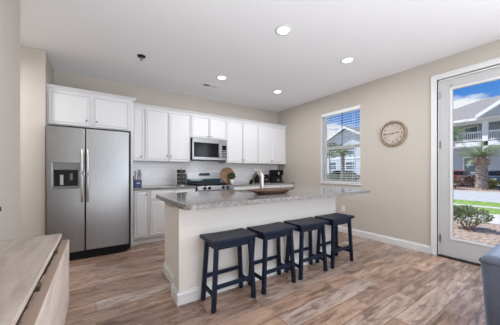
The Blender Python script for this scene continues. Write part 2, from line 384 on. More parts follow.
obj('bottom_rail', box1(XR+0.017, XR+0.063, WY0+0.012, WY1-0.012, WZ0+0.012, WZ0+0.032), M['slat'], bl, bev=0.003)
b = B()
for yy in (2.50, 3.08):
    for dx in (0.014, 0.066): bx(b, XR+dx-0.0008, XR+dx+0.0008, yy-0.002, yy+0.002, WZ0+0.02, WZ1-0.06)
obj('ladder_cord', b, M['slat'], bl)
b = B(); tube(b, [(XR+0.008, 2.72, WZ1-0.06), (XR+0.008, 2.72, 1.68)], 0.0055, 8); obj('tilt_wand', b, M['black'], bl)

# ============================================================ DOOR
dr = struct('door_1', (lambda b: (
    bx(b, XR+0.02, XR+0.064, DY1-0.135, DY1-0.008, 0.02, DZ1-0.02), bx(b, XR+0.02, XR+0.064, DY0+0.008, DY0+0.135, 0.02, DZ1-0.02),
    bx(b, XR+0.02, XR+0.064, DY0+0.135, DY1-0.135, 0.02, 0.262), bx(b, XR+0.02, XR+0.064, DY0+0.135, DY1-0.135, 2.295, DZ1-0.02), b)[-1])(B()), M['door'])
b = B(); g0, g1, q0, q1 = DY0+0.135, DY1-0.135, 0.262, 2.295
for (ya, yb, za, zb) in ((g0-0.012, g0+0.012, q0-0.012, q1+0.012), (g1-0.012, g1+0.012, q0-0.012, q1+0.012), (g0+0.012, g1-0.012, q0-0.012, q0+0.012), (g0+0.012, g1-0.012, q1-0.012, q1+0.012)):
    bx(b, XR+0.012, XR+0.072, ya, yb, za, zb)
obj('glazing_bead', b, M['trim'], dr, bev=0.004)
obj('door_glass', box1(XR+0.038, XR+0.046, g0, g1, q0, q1), M['glass'], dr)
for hz in (2.235, 1.545, 0.245):
    b = B(); tube(b, [(XR+0.010, DY1-0.004, hz-0.05), (XR+0.010, DY1-0.004, hz+0.05)], 0.008, 10); bx(b, XR+0.012, XR+0.021, DY1-0.03, DY1-0.006, hz-0.05, hz+0.05)
    obj('hinge', b, M['knob'], dr)
b = B(); tube(b, [(XR-0.03, DY0+0.07, 1.0), (XR-0.03, DY0+0.18, 1.0)], 0.01, 10); tube(b, [(XR+0.02, DY0+0.07, 1.0), (XR-0.03, DY0+0.07, 1.0)], 0.012, 10)
obj('door_lever', b, M['knob'], dr)
b = B(); bx(b, XR+0.0135, XR+0.02, 1.058, 1.072, 2.325, 2.350); tube(b, [(XR+0.013, 1.065, 2.33), (XR+0.004, 1.065, 2.32), (XR+0.004, 1.065, 2.335)], 0.003, 6)
obj('wreath_hook', b, M['grey'], dr)
# frame (jamb) and casing
b = B(); bx(b, XR+0.0, XR+WT, DY1-0.006, DY1+0.015, 0, DZ1+0.015); bx(b, XR, XR+WT, DY0-0.015, DY0+0.006, 0, DZ1+0.015); bx(b, XR, XR+WT, DY0, DY1, DZ1-0.018, DZ1+0.015)
obj('door_jamb', b, M['trim'], dr)
obj('threshold', box1(XR-0.03, XR+WT, DY0, DY1, 0, 0.018), M['threshold'], dr)
b = B(); CZ = 2.525
bx(b, XR-0.018, XR, DY1+0.012, 1.285, 0, CZ); bx(b, XR-0.018, XR, 0.2, DY0-0.012, 0, CZ); bx(b, XR-0.018, XR, DY0-0.012, DY1+0.012, DZ1+0.01, CZ)
bx(b, XR-0.022, XR, 1.268, 1.285, 0, CZ); bx(b, XR-0.022, XR, 0.2, 1.285, CZ-0.017, CZ)
struct('trim_1', b, M['trim'], bev=0.003)

# ============================================================ BACKSPLASH
struct('wall_backsplash', box1(0.486, XR, YB-0.012, YB, 0.915, 1.40), M['tile'])

# ============================================================ CABINETS
def panel_front(bm, x0, x1, z0, z1, y, t=0.02, rail=0.055):
    """door leaf facing -y with a framed, recessed and raised-centre panel"""
    vs = bx(bm, x0, x1, y-t, y, z0, z1)
    f = [f for f in vs[0].link_faces if all(abs(v.co.y-(y-t)) < 1e-6 for v in f.verts)][0]
    def inset(f, w, d):
        r = bmesh.ops.inset_region(bm, faces=[f], thickness=w, depth=0, use_even_offset=True)
        for v in f.verts: v.co.y += d
    inset(f, rail, 0); inset(f, 0.005, 0.013); inset(f, 0.016, 0); inset(f, 0.014, -0.008)
def knob(parent, x, z, y):
    b = B(); lathe(b, [(0, -0.028), (0.010, -0.027), (0.0145, -0.021), (0.011, -0.014), (0.006, -0.010), (0.007, 0)], 16, (x, y, z), 'Y')
    return obj('knob', b, M['knob'], parent, smooth=60)
def cabinet(name, label, x0, x1, z0, z1, yf, doors, yb=YB-0.001, cat='kitchen cabinet', group=None, toe=False, drawers=()):
    t = thing(name, label, cat, ((x0+x1)/2, (yf+yb)/2, z0 if not toe else 0), 0, group)
    b = B()
    bx(b, x0, x1, yf, yb, z0, z1)
    if toe: bx(b, x0, x1, yf+0.05, yb, 0, z0)
    obj('body', b, M['cab'], t, bev=0.0015)
    for (a, c, za, zb, kx, kz) in doors:
        b = B(); panel_front(b, a, c, za, zb, yf-0.001)
        d = obj('door', b, M['cab'], t)
        if kx is not None: knob(d, kx, kz, yf-0.021)
    for (a, c, za, zb) in drawers:
        b = B(); vs = bx(b, a, c, yf-0.021, yf-0.001, za, zb)
        d = obj('drawer', b, M['cab'], t, bev=0.004); knob(d, (a+c)/2, (za+zb)/2, yf-0.021)
    return t
WG = 'white wall cabinets over the back counter'
UF = 4.31; UZ0, UZ1 = 1.355, 2.272
YBS = YB-0.0125
cabinet('wall_cabinet', 'narrow white wall cabinet directly right of the refrigerator, above the knife block', 0.489, 0.692, UZ0, UZ1, UF, [(0.505, 0.662, UZ0+0.012, UZ1-0.03, 0.637, UZ0+0.075)], YBS, group=WG)
cabinet('wall_cabinet', 'white double-door wall cabinet between the narrow cabinet and the microwave', 0.694, 1.508, UZ0, UZ1, UF, [(0.716, 1.091, UZ0+0.012, UZ1-0.03, 1.068, UZ0+0.10), (1.112, 1.492, UZ0+0.012, UZ1-0.03, 1.135, UZ0+0.10)], YBS, group=WG)
cabinet('wall_cabinet', 'short white double-door wall cabinet mounted above the microwave', 1.510, 2.274, 1.830, UZ1, UF, [(1.528, 1.883, 1.842, UZ1-0.03, 1.857, 1.875), (1.899, 2.256, 1.842, UZ1-0.03, 1.925, 1.875)], YBS, group=WG)
cabinet('wall_cabinet', 'white double-door wall cabinet immediately right of the microwave', 2.276, 3.098, UZ0, UZ1, UF, [(2.296, 2.678, UZ0+0.012, UZ1-0.03, 2.652, UZ0+0.075), (2.696, 3.078, UZ0+0.012, UZ1-0.03, 2.722, UZ0+0.075)], YBS, group=WG)
cabinet('wall_cabinet', 'white wall cabinet in the far right corner, against the right wall above the coffee maker', 3.100, 3.974, UZ0, UZ1, UF, [(3.120, 3.512, UZ0+0.012, UZ1-0.03, 3.487, UZ0+0.075), (3.516, 3.925, UZ0+0.012, UZ1-0.03, 3.542, UZ0+0.075)], YBS, group=WG)
OF = 4.03
cabinet('wall_cabinet', 'wide white two-door cabinet above the refrigerator', -0.538, 0.452, 1.803, UZ1, OF, [(-0.518, -0.080, 1.820, UZ1-0.035, -0.108, 1.892), (-0.018, 0.412, 1.820, UZ1-0.035, 0.010, 1.892)], group=WG)
tag(obj('end_panel', box1(0.453, 0.487, OF-0.002, YB-0.001, 0, UZ1), M['cab'], bev=0.0015), 'tall white end panel standing between the refrigerator and the back counter', 'cabinet panel')
# crown mouldings
def crown(bm, pts, y0, z, prot=0.045, h=0.052):
    prism(bm, [(y0+0.0, z), (y0-0.008, z), (y0-0.012, z+0.012), (y0-prot*0.7, z+h*0.72), (y0-prot, z+h*0.8), (y0-prot, z+h), (y0, z+h)], 'X', pts[0], pts[1])
b = B(); crown(b, (0.489, 3.974), UF, UZ1); bx(b, 0.489, 3.974, UF, YB-0.001, UZ1+0.001, UZ1+0.05)
struct('trim_2', b, M['cab'])
b = B(); crown(b, (-0.539, 0.487), OF, UZ1); bx(b, -0.539, 0.487, OF, YB-0.001, UZ1+0.001, UZ1+0.05)
prism(b, [(0.487, UZ1), (0.495, UZ1), (0.499, UZ1+0.012), (0.519, UZ1+0.037), (0.532, UZ1+0.042), (0.532, UZ1+0.052), (0.487, UZ1+0.052)], 'Y', OF-0.045, UF-0.05)
struct('trim_3', b, M['cab'])
# base cabinets
BF = 4.03
cabinet('base_cabinet', 'white base cabinet with one tall door next to the refrigerator panel', 0.489, 0.722, 0.10, 0.875, BF, [(0.505, 0.700, 0.145, 0.855, 0.675, 0.80)], YBS, toe=True, group='white base cabinets')
cabinet('base_cabinet', 'white base cabinet with a drawer over double doors left of the range', 0.724, 1.508, 0.10, 0.875, BF, [(0.742, 1.110, 0.145, 0.70, 1.085, 0.65), (1.122, 1.492, 0.145, 0.70, 1.148, 0.65)], YBS, toe=True, drawers=[(0.742, 1.110, 0.725, 0.855), (1.122, 1.492, 0.725, 0.855)], group='white base cabinets')
cabinet('base_cabinet', 'white base cabinet immediately right of the range, behind the sink', 2.286, 3.10, 0.10, 0.875, BF, [(2.30, 2.685, 0.145, 0.70, 2.66, 0.65), (2.70, 3.085, 0.145, 0.70, 2.725, 0.65)], YBS, toe=True, drawers=[(2.30, 2.685, 0.725, 0.855), (2.70, 3.085, 0.725, 0.855)], group='white base cabinets')
cabinet('base_cabinet', 'white base cabinet in the far right corner below the coffee maker', 3.102, 3.960, 0.10, 0.875, BF, [(3.12, 3.52, 0.145, 0.70, 3.495, 0.65), (3.535, 3.945, 0.145, 0.70, 3.56, 0.65)], YBS, toe=True, drawers=[(3.12, 3.52, 0.725, 0.855), (3.535, 3.945, 0.725, 0.855)], group='white base cabinets')
tag(obj('countertop', box1(0.488, 1.514, 4.0, YBS, 0.876, 0.912), M['granite'], bev=0.004), 'short grey granite countertop between refrigerator and range, under the knife block', 'countertop')
tag(obj('countertop', box1(2.280, 3.974, 4.0, YBS, 0.876, 0.912), M['granite'], bev=0.004), 'grey granite back countertop right of the range, under the coffee maker', 'countertop')

# ============================================================ REFRIGERATOR
fr = thing('refrigerator', 'stainless steel side-by-side refrigerator with ice dispenser in the left alcove', 'refrigerator', (-0.05, 4.2, 0))
FX0, FX1, FS, FY, FT = -0.512, 0.402, -0.118, 3.77, 1.748
b = B(); bx(b, FX0-0.008, FX1+0.022, FY+0.055, 4.60, 0.03, FT+0.012); bx(b, FX0+0.03, FX1-0.02, FY+0.03, FY+0.075, 0.02, 0.115)
obj('body', b, M['black'], fr, bev=0.004)
# left door with a dispenser recess cut out of it
DX0, DX1, DZa, DZb = -0.452, -0.185, 0.956, 1.282
def fdoor(bm, x0, x1, z0, z1, hole=None):
    if not hole: bx(bm, x0, x1, FY, FY+0.068, z0, z1); return
    a, c, d, e_ = hole
    bx(bm, x0, a, FY, FY+0.068, z0, z1); bx(bm, c, x1, FY, FY+0.068, z0, z1)
    bx(bm, a, c, FY, FY+0.068, z0, d); bx(bm, a, c, FY, FY+0.068, e_, z1)
def merged(bm): bmesh.ops.remove_doubles(bm, verts=bm.verts[:], dist=1e-5); return bm
b = B()
xs = [FX0, DX0, DX1, FS-0.005]; zs = [0.12, DZa, DZb, FT]
g = {(i, k, j): b.verts.new((xs[i], FY+0.068*k, zs[j])) for i in range(4) for j in range(4) for k in range(2)}
for i in range(3):
    for j in range(3):
        if (i, j) == (1, 1): continue
        b.faces.new((g[i,0,j], g[i+1,0,j], g[i+1,0,j+1], g[i,0,j+1])); b.faces.new((g[i,1,j+1], g[i+1,1,j+1], g[i+1,1,j], g[i,1,j]))
for i in range(3):
    for j in (0, 3): b.faces.new((g[i,0,j], g[i,1,j], g[i+1,1,j], g[i+1,0,j]))
    for k2 in (0, 3): b.faces.new((g[k2,0,i], g[k2,1,i], g[k2,1,i+1], g[k2,0,i+1]))
for (i, j, i2, j2) in ((1,1,2,1), (2,1,2,2), (2,2,1,2), (1,2,1,1)): b.faces.new((g[i,0,j], g[i,1,j], g[i2,1,j2], g[i2,0,j2]))
fdl = obj('freezer_door', b, M['steel'], fr, bev=0.007)
b = B(); bx(b, DX0, DX1, FY-0.003, FY+0.06, 1.195, DZb)      # control panel
bx(b, DX0, DX0+0.012, FY-0.003, FY+0.06, DZa, 1.195); bx(b, DX1-0.012, DX1, FY-0.003, FY+0.06, DZa, 1.195); bx(b, DX0, DX1, FY-0.006, FY+0.06, DZa, DZa+0.028)
obj('dispenser', b, M['panelgrey'], fdl, bev=0.003)
obj('dispenser_cavity', box1(DX0+0.012, DX1-0.012, FY+0.05, FY+0.064, DZa+0.028, 1.195), M['black'], fdl)
b = B()
prism(b, [(DX0+0.03, 1.195), (DX1-0.03, 1.195), (DX1-0.05, 1.165), (DX0+0.05, 1.165)], 'Y', FY, FY+0.05)
obj('dispenser_chute', b, M['black'], fdl)
b = B()
bx(b, -0.385, -0.350, FY+0.035, FY+0.048, 1.00, 1.13); obj('dispenser_paddle', b, M['ltgrey'], fdl, bev=0.004)
b = B(); bx(b, -0.285, -0.255, FY+0.035, FY+0.048, 1.06, 1.15); obj('dispenser_paddle', b, M['panelgrey'], fdl, bev=0.004)
b = B(); bx(b, FS+0.005, FX1, FY, FY+0.068, 0.12, FT); fdr = obj('fridge_door', b, M['steel'], fr, bev=0.007)
for px, par in ((-0.152, fdl), (-0.088, fdr)):
    b = B(); pts = []
    for k in range(13):
        u = k/12; pts.append((px, FY-0.016-0.048*math.sin(PI*u)**0.55, 0.775+0.685*u))
    tube(b, [(px, FY+0.002, 0.785)]+pts+[(px, FY+0.002, 1.45)], 0.0125, 12)
    obj('handle', b, M['handle'], par, smooth=60)
b = B()
for k in range(9): bx(b, FX0+0.06, FX1-0.06, FY+0.022, FY+0.031, 0.035+k*0.0085, 0.039+k*0.0085)
obj('base_grille', b, M['black'], fr)
for x in (FX0+0.05, FX1-0.06):
    for y in (FY+0.12, 4.5): b = B(); lathe(b, [(0, 0), (0.02, 0), (0.02, 0.03), (0, 0.03)], 12, (x, y, 0)); obj('roller', b, M['black'], fr)

# ============================================================ MICROWAVE
mw = thing('microwave_oven', 'stainless steel over-the-range microwave with black glass window', 'microwave', (1.892, 4.4, 1.41))
MY, mz0, mz1, mx0, mx1 = 4.225, 1.405, 1.822, 1.520, 2.258
obj('body', box1(mx0, mx1, MY+0.03, YBS-0.001, mz0, mz1), M['black'], mw, bev=0.003)
obj('vent_grille', (lambda b: ([bx(b, mx0+0.02, mx1-0.02, MY+0.022, MY+0.03, mz1-0.03+k*0.007, mz1-0.027+k*0.007) for k in range(4)], b)[-1])(B()), M['grey'], mw)
b = B(); bx(b, mx0, mx0+0.028, MY, MY+0.03, mz0+0.02, mz1-0.035); bx(b, 2.065, 2.11, MY, MY+0.03, mz0+0.02, mz1-0.035); bx(b, mx0+0.028, 2.065, MY, MY+0.03, mz0+0.02, mz0+0.05); bx(b, mx0+0.028, 2.065, MY, MY+0.03, mz1-0.085, mz1-0.035)
md = obj('door', b, M['steel'], mw, bev=0.002)
obj('window', box1(mx0+0.028, 2.065, MY+0.004, MY+0.03, mz0+0.05, mz1-0.085), M['blackgloss'], md)
obj('top_strip', box1(mx0, mx1, MY, MY+0.03, mz1-0.034, mz1), M['steel'], mw, bev=0.002)
obj('bottom_strip', box1(mx0, mx1, MY, MY+0.03, mz0, mz0+0.019), M['steel'], mw, bev=0.002)
cp = obj('control_panel', box1(2.112, mx1, MY, MY+0.03, mz0+0.02, mz1-0.035), M['steel'], mw, bev=0.002)
obj('control_keypad', box1(2.145, 2.242, MY-0.002, MY+0.001, mz0+0.045, mz1-0.115), M['blackgloss'], cp)
b = B()
for r_ in range(5):
    for c_ in range(3): bx(b, 2.152+c_*0.030, 2.174+c_*0.030, MY-0.004, MY-0.001, mz0+0.058+r_*0.033, mz0+0.074+r_*0.033)
obj('keypad_buttons', b, M['ltgrey'], cp)
b = B(); hp = [(2.085, MY+0.004, mz0+0.05), (2.085, MY-0.032, mz0+0.065), (2.085, MY-0.036, mz0+0.19), (2.085, MY-0.032, mz1-0.085), (2.085, MY+0.004, mz1-0.07)]
tube(b, hp, 0.009, 10); obj('handle', b, M['handle'], md, smooth=60)

# ============================================================ RANGE
rg = thing('gas_range', 'stainless steel gas range with black grates under the microwave', 'stove', (1.897, 4.3, 0))
rx0, rx1, RY = 1.518, 2.276, 3.975
obj('body', box1(rx0, rx1, RY+0.03, YBS-0.002, 0.02, 0.895), M['black'], rg, bev=0.003)
b = B(); bx(b, rx0, rx1, RY+0.002, YBS-0.07, 0.895, 0.914); obj('cooktop', b, M['blackgloss'], rg, bev=0.004)
b = B(); prism(b, [(RY, 0.815), (RY+0.03, 0.815), (RY+0.03, 0.905), (RY+0.012, 0.912), (RY-0.004, 0.905), (RY-0.008, 0.83)], 'X', rx0+0.003, rx1-0.003)
fp = obj('front_panel', b, M['steel'], rg, bev=0.002)
for x in (1.66, 1.755, 2.04, 2.135):
    b = B(); lathe(b, [(0, -0.045), (0.018, -0.045), (0.022, -0.03), (0.027, -0.008), (0.027, 0)], 20, (x, RY-0.006, 0.866), 'Y'); bx(b, x-0.004, x+0.004, RY-0.058, RY-0.048, 0.848, 0.884)
    obj('burner_knob', b, M['black'], fp, smooth=35)
b = B(); bx(b, rx0+0.004, rx1-0.004, RY-0.004, RY+0.03, 0.25, 0.805); od = obj('oven_door', b, M['steel'], rg, bev=0.004)
obj('oven_window', box1(rx0+0.12, rx1-0.12, RY-0.006, RY-0.003, 0.38, 0.66), M['blackgloss'], od)
b = B(); tube(b, [(rx0+0.06, RY, 0.755), (rx0+0.06, RY-0.045, 0.76), (rx1-0.06, RY-0.045, 0.76), (rx1-0.06, RY, 0.755)], 0.011, 10); obj('oven_handle', b, M['handle'], od, smooth=60)
obj('storage_drawer', box1(rx0+0.004, rx1-0.004, RY, RY+0.03, 0.04, 0.24), M['steel'], rg, bev=0.004)
# grates
def grate(bm, x0, x1, y0, y1):
    z0, z1 = 0.914, 0.945
    for x in (x0, x1, (x0+x1)/2): bx(bm, x-0.006, x+0.006, y0, y1, z1-0.012, z1)
    for y in (y0, y1, (y0+y1)/2, y0+(y1-y0)*0.25, y0+(y1-y0)*0.75): bx(bm, x0, x1, y-0.006, y+0.006, z1-0.012, z1)
    for x in (x0, x1):
        for y in (y0, y1): bx(bm, x-0.007, x+0.007, y-0.007, y+0.007, z0, z1)
for a, c in ((1.545, 1.765), (1.79, 2.005), (2.03, 2.25)):
    b = B(); grate(b, a, c, RY+0.06, YBS-0.12); obj('burner_grate', b, M['iron'], rg)
for x in (1.655, 2.14):
    for y in (4.15, 4.38):
        b = B(); lathe(b, [(0.055, 0.914), (0.055, 0.922), (0.035, 0.924), (0.035, 0.932), (0, 0.932)], 20, (x, y, 0)); obj('burner', b, M['iron'], rg)
# curved back guard
bg_y = YBS-0.07
prof = []
for k in range(17):
    u = k/16; x = rx0+0.004+(rx1-rx0-0.008)*u; prof.append((x, 1.135+0.038*math.sin(PI*u)**0.8))
b = B(); prism(b, [(rx0+0.004, 1.02)]+prof+[(rx1-0.004, 1.02)], 'Y', bg_y, YBS-0.004); bgd = obj('back_guard', b, M['steel'], rg, bev=0.003)
obj('back_guard_glass', box1(rx0+0.004, rx1-0.004, bg_y+0.003, YBS-0.004, 0.914, 1.02), M['teal'], rg)
b = B(); prism(b, [(1.77, 1.085), (1.775, 1.125), (1.80, 1.140), (1.99, 1.140), (2.015, 1.125), (2.02, 1.085)], 'Y', bg_y-0.004, bg_y+0.001); dsp = obj('clock_display', b, M['blackgloss'], bgd)
b = B()
for k in range(6): bx(b, 1.795+k*0.036, 1.815+k*0.036, bg_y-0.006, bg_y-0.003, 1.096, 1.104)
obj('display_buttons', b, M['grey'], bgd)

# ============================================================ ISLAND
isl = thing('kitchen_island', 'cream painted kitchen island base with white baseboard in front of the stools', 'kitchen island', (1.73, 2.38, 0))
b = B(); bx(b, 0.606, 2.82, 2.028, 2.20, 0, 0.8715); obj('bar_wall', b, M['island'], isl, bev=0.004)
b = B(); bx(b, 0.668, 0.688, 2.2005, 2.79, 0.0, 0.8715); bx(b, 2.74, 2.76, 2.2005, 2.79, 0.0, 0.8715); bx(b, 0.688, 2.74, 2.77, 2.79, 0.0, 0.8715); bx(b, 0.688, 2.74, 2.2005, 2.77, 0.08, 0.10); obj('cabinet_body', b, M['island'], isl, bev=0.002)
b = B(); t_ = 0.016
def bbp(bm, axis, face, sgn, a, c):
    pf = [(face, 0), (face+sgn*t_, 0), (face+sgn*t_, 0.088), (face+sgn*t_*0.6, 0.095), (face+sgn*t_*0.35, 0.115), (face, 0.115)]
    prism(bm, pf, axis, a, c)
bbp(b, 'X', 2.027, -1, 0.605-t_, 2.821+t_)            # front
bbp(b, 'Y', 0.605, -1, 2.0272, 2.2013); bbp(b, 'Y', 2.821, 1, 2.0272, 2.2013)
bx(b, 0.605-t_, 0.667, 2.2015, 2.2015+t_, 0, 0.115)
bbp(b, 'Y', 0.667, -1, 2.2178, 2.79); bbp(b, 'Y', 2.761, 1, 2.2178, 2.79)
obj('baseboard', b, M['trim'], isl)
for k in range(4):
    x0 = 0.70+k*0.51; b = B(); vs = bx(b, x0, x0+0.50, 2.791, 2.81, 0.14, 0.85); obj('cabinet_door', b, M['cab'], isl, bev=0.004)
# worktop with rounded corners and a sink cut-out
def rrect(x0, x1, y0, y1, r, n=8):
    pts = []
    for cx_, cy_, a0 in ((x1-r, y0+r, -PI/2), (x1-r, y1-r, 0), (x0+r, y1-r, PI/2), (x0+r, y0+r, PI)):
        for k in range(n+1): a = a0+PI/2*k/n; pts.append((cx_+r*math.cos(a), cy_+r*math.sin(a)))
    return pts
SX0, SX1, SY0, SY1 = 1.50, 2.26, 2.34, 2.74
def slab_with_hole(bm, outer, inner, z0, z1):
    es = []
    for loop in (outer, inner):
        vs = [bm.verts.new((*p, z0)) for p in loop]
        es += [bm.edges.new((vs[i], vs[(i+1) % len(vs)])) for i in range(len(vs))]
    r = bmesh.ops.triangle_fill(bm, edges=es, use_beauty=True, use_dissolve=False)
    fs = [f for f in r['geom'] if isinstance(f, bmesh.types.BMFace)]
    ex = bmesh.ops.extrude_face_region(bm, geom=fs)
    bmesh.ops.translate(bm, vec=(0, 0, z1-z0), verts=[v for v in ex['geom'] if isinstance(v, bmesh.types.BMVert)])
b = B(); slab_with_hole(b, rrect(0.562, 3.215, 1.715, 2.835, 0.085), rrect(SX0, SX1, SY0, SY1, 0.03, 4)[::-1], 0.873, 0.915)
tag(obj('island_worktop', b, M['granite'], bev=0.006, seg=3), 'speckled granite worktop with rounded corners lying on the island', 'countertop')
sk = thing('kitchen_sink', 'stainless undermount sink set in the island worktop behind the faucet', 'sink', ((SX0+SX1)/2, (SY0+SY1)/2, 0.69))
b = B(); e0 = 0.006
a0, a1, c0, c1 = SX0-0.012, SX1+0.012, SY0-0.012, SY1+0.012
bx(b, a0, a1, c0, c1, 0.69, 0.70); bx(b, a0, a0+e0, c0, c1, 0.70, 0.8725); bx(b, a1-e0, a1, c0, c1, 0.70, 0.8725); bx(b, a0+e0, a1-e0, c0, c0+e0, 0.70, 0.8725); bx(b, a0+e0, a1-e0, c1-e0, c1, 0.70, 0.8725)
obj('basin', b, M['steel'], sk)
b = B(); lathe(b, [(0.0, 0.7005), (0.03, 0.7005), (0.045, 0.703), (0.045, 0.700)], 20, (1.88, 2.54, 0)); obj('drain', b, M['chrome'], sk)
# faucet
fxx, fyy = 1.69, 2.262
fc = thing('faucet', 'brushed nickel pull-out faucet standing on the island beside the sink', 'faucet', (fxx, fyy, 0.915))
b = B(); lathe(b, [(0, 0.9155), (0.034, 0.9155), (0.034, 0.921), (0.030, 0.930), (0.028, 0.96), (0.0285, 1.05), (0.031, 1.10), (0.031, 1.125), (0.024, 1.146), (0, 1.150)], 28, (fxx, fyy, 0))
obj('faucet_body', b, M['chrome'], fc, smooth=60)
b = B(); sp_pts = []
for k in range(13):
    u = k/12; a = PI*0.62*u
    sp_pts.append((fxx-0.01*u, fyy+0.015+0.185*u, 1.115+0.055*math.sin(PI*min(1, u*1.05))*1.05-0.05*u*u))
tube(b, [(fxx, fyy, 1.09)]+sp_pts, [0.023]+[0.022-0.003*k/12 for k in range(13)], 14); obj('spout', b, M['chrome'], fc, smooth=60)
b = B(); a0 = Vector(sp_pts[-1]); tube(b, [a0+Vector((0, -0.012, 0.008)), a0+Vector((0, 0.012, -0.018)), a0+Vector((-0.002, 0.026, -0.052))], [0.019, 0.021, 0.0215], 14); obj('spray_head', b, M['black'], fc, smooth=60)
b = B(); tube(b, [(fxx, fyy, 1.14), (fxx-0.005, fyy-0.004, 1.165), (fxx-0.03, fyy+0.06, 1.192), (fxx-0.045, fyy+0.10, 1.196)], [0.020, 0.017, 0.010, 0.008], 12); obj('lever_handle', b, M['chrome'], fc, smooth=60)

# dough bowl: long carved wooden tray
b = B(); bcx, bcy, bz = 1.705, 2.09, 0.9155
nx, ny = 28, 12; top = []; bot = []
random.seed(3)
def bowl_ring(ax, ay, z, ends, wob=0.0):
    ring = []
    for k in range(48):
        a = 2*PI*k/48; ca, sa = math.cos(a), math.sin(a)
        x = ax*(abs(ca)**0.75)*(1 if ca >= 0 else -1); y = ay*(abs(sa)**0.85)*(1 if sa >= 0 else -1)
        zz = z+ends*abs(ca)**6+random.uniform(-wob, wob)
        ring.append(b.verts.new((bcx+x, bcy+y, zz)))
    return ring
rings = [bowl_ring(0.17, 0.06, bz, 0), bowl_ring(0.215, 0.085, bz+0.006, 0.002), bowl_ring(0.255, 0.105, bz+0.030, 0.004, 0.001), bowl_ring(0.335, 0.120, bz+0.047, 0.008, 0.004),
         bowl_ring(0.325, 0.112, bz+0.053, 0.009, 0.004), bowl_ring(0.24, 0.092, bz+0.036, 0.004, 0.001), bowl_ring(0.19, 0.068, bz+0.018, 0, 0.001)]
b.faces.new(rings[0][::-1]); b.faces.new(rings[-1])
for p, q in zip(rings, rings[1:]):
    for k in range(48): b.faces.new((p[k], p[(k+1) % 48], q[(k+1) % 48], q[k]))
tag(obj('dough_bowl', b, M['bowl'], smooth=60), 'long carved brown wooden bowl lying on the island worktop before the faucet', 'bowl')

# ============================================================ STOOLS
def make_stool(label, loc):
    t = thing('bar_stool', label, 'bar stool', loc, 0, 'dark navy saddle-seat bar stools along the island')
    ZT = 0.595; b = B()
    # saddle seat: dished along its length, higher at both ends
    nxs, w, d = 16, 0.228, 0.138
    rows = []
    for i in range(nxs+1):
        u = -1+2*i/nxs; zt = ZT-0.003+0.005*abs(u)**2.2; zb = zt-0.032
        rows.append([b.verts.new((u*w, -d, zb)), b.verts.new((u*w, -d, zt)), b.verts.new((u*w, -d*0.33, zt-0.002)), b.verts.new((u*w, d*0.33, zt-0.002)), b.verts.new((u*w, d, zt)), b.verts.new((u*w, d, zb))])
    for p, q in zip(rows, rows[1:]):
        for k in range(6): b.faces.new((p[k], p[(k+1) % 6], q[(k+1) % 6], q[k]))
    b.faces.new(rows[0]); b.faces.new(rows[-1][::-1])
    obj('seat', b, M['navy'], t, bev=0.006, local=True, seg=3)
    zt = 0.560
    def at(sx, sy, z):
        u = z/zt
        return Vector((sx*(0.204-0.034*u), sy*(0.113-0.015*u), z))
    for sx, sy in ((-1,-1), (1,-1), (-1,1), (1,1)):
        b = B(); strut(b, at(sx, sy, 0), at(sx, sy, zt), 0.036, 0.036); obj('leg', b, M['navy'], t, bev=0.004, local=True)
    b = B()
    for sy in (-1, 1):
        p, q = at(-1, sy, 0.525), at(1, sy, 0.525); bx(b, p.x+0.017, q.x-0.017, p.y-0.009, p.y+0.009, 0.505, 0.561)
    for sx in (-1, 1):
        p, q = at(sx, -1, 0.525), at(sx, 1, 0.525); bx(b, p.x-0.009, p.x+0.009, p.y+0.017, q.y-0.017, 0.505, 0.561)
    obj('apron', b, M['navy'], t, bev=0.002, local=True)
    for sy, z in ((-1, 0.195), (1, 0.215)):
        p, q = at(-1, sy, z), at(1, sy, z); obj('stretcher', box1(p.x+0.017, q.x-0.017, p.y-0.010, p.y+0.010, z-0.0175, z+0.0175), M['navy'], t, bev=0.003, local=True)
    for sx in (-1, 1):
        z = 0.13; p, q = at(sx, -1, z), at(sx, 1, z); obj('stretcher', box1(p.x-0.010, p.x+0.010, p.y+0.017, q.y-0.017, z-0.0175, z+0.0175), M['navy'], t, bev=0.003, local=True)
    return t
st = make_stool('dark navy bar stool at the left end of the island, nearest the refrigerator', (1.018, 1.872, 0))
dup(st, (1.535, 1.872, 0), 'dark navy bar stool second from the left end of the island', math.radians(1.5))
dup(st, (2.050, 1.874, 0), 'dark navy bar stool third from the left, second from the window end', math.radians(-1))
dup(st, (2.582, 1.872, 0), 'dark navy bar stool at the right end of the island, nearest the window', math.radians(1))

# ============================================================ COUNTER ITEMS
kb = thing('knife_block', 'blue knife block with grey knife handles and a black back beside the refrigerator', 'knife block', (0.60, 4.33, 0.912))
b = B(); bx(b, 0.535, 0.650, 4.28, 4.37, 0.9125, 1.035); obj('block', b, M['bluebox'], kb, bev=0.006)
obj('back_slot', box1(0.500, 0.533, 4.28, 4.40, 0.9125, 1.10), M['black'], kb, bev=0.005)
obj('label_plate', box1(0.57, 0.62, 4.277, 4.2805, 0.97, 0.985), M['label'], kb)
random.seed(5)
for k, (x, y) in enumerate(((0.553, 4.30), (0.592, 4.30), (0.630, 4.30), (0.560, 4.34), (0.600, 4.345), (0.637, 4.34))):
    b = B(); zt = 1.13+0.05*(y > 4.32)+random.uniform(0, 0.03); dx = random.uniform(-0.012, 0.012)
    tube(b, [(x, y, 1.03), (x+dx*0.3, y, 1.07), (x+dx, y, zt)], [0.007, 0.012, 0.013], 8); obj('knife_handle', b, M['grey' if k % 2 else 'ltgrey'], kb, smooth=50)
sr = thing('spice_rack', 'revolving chrome spice rack full of small jars left of the range', 'spice rack', (1.33, 4.30, 0.912))
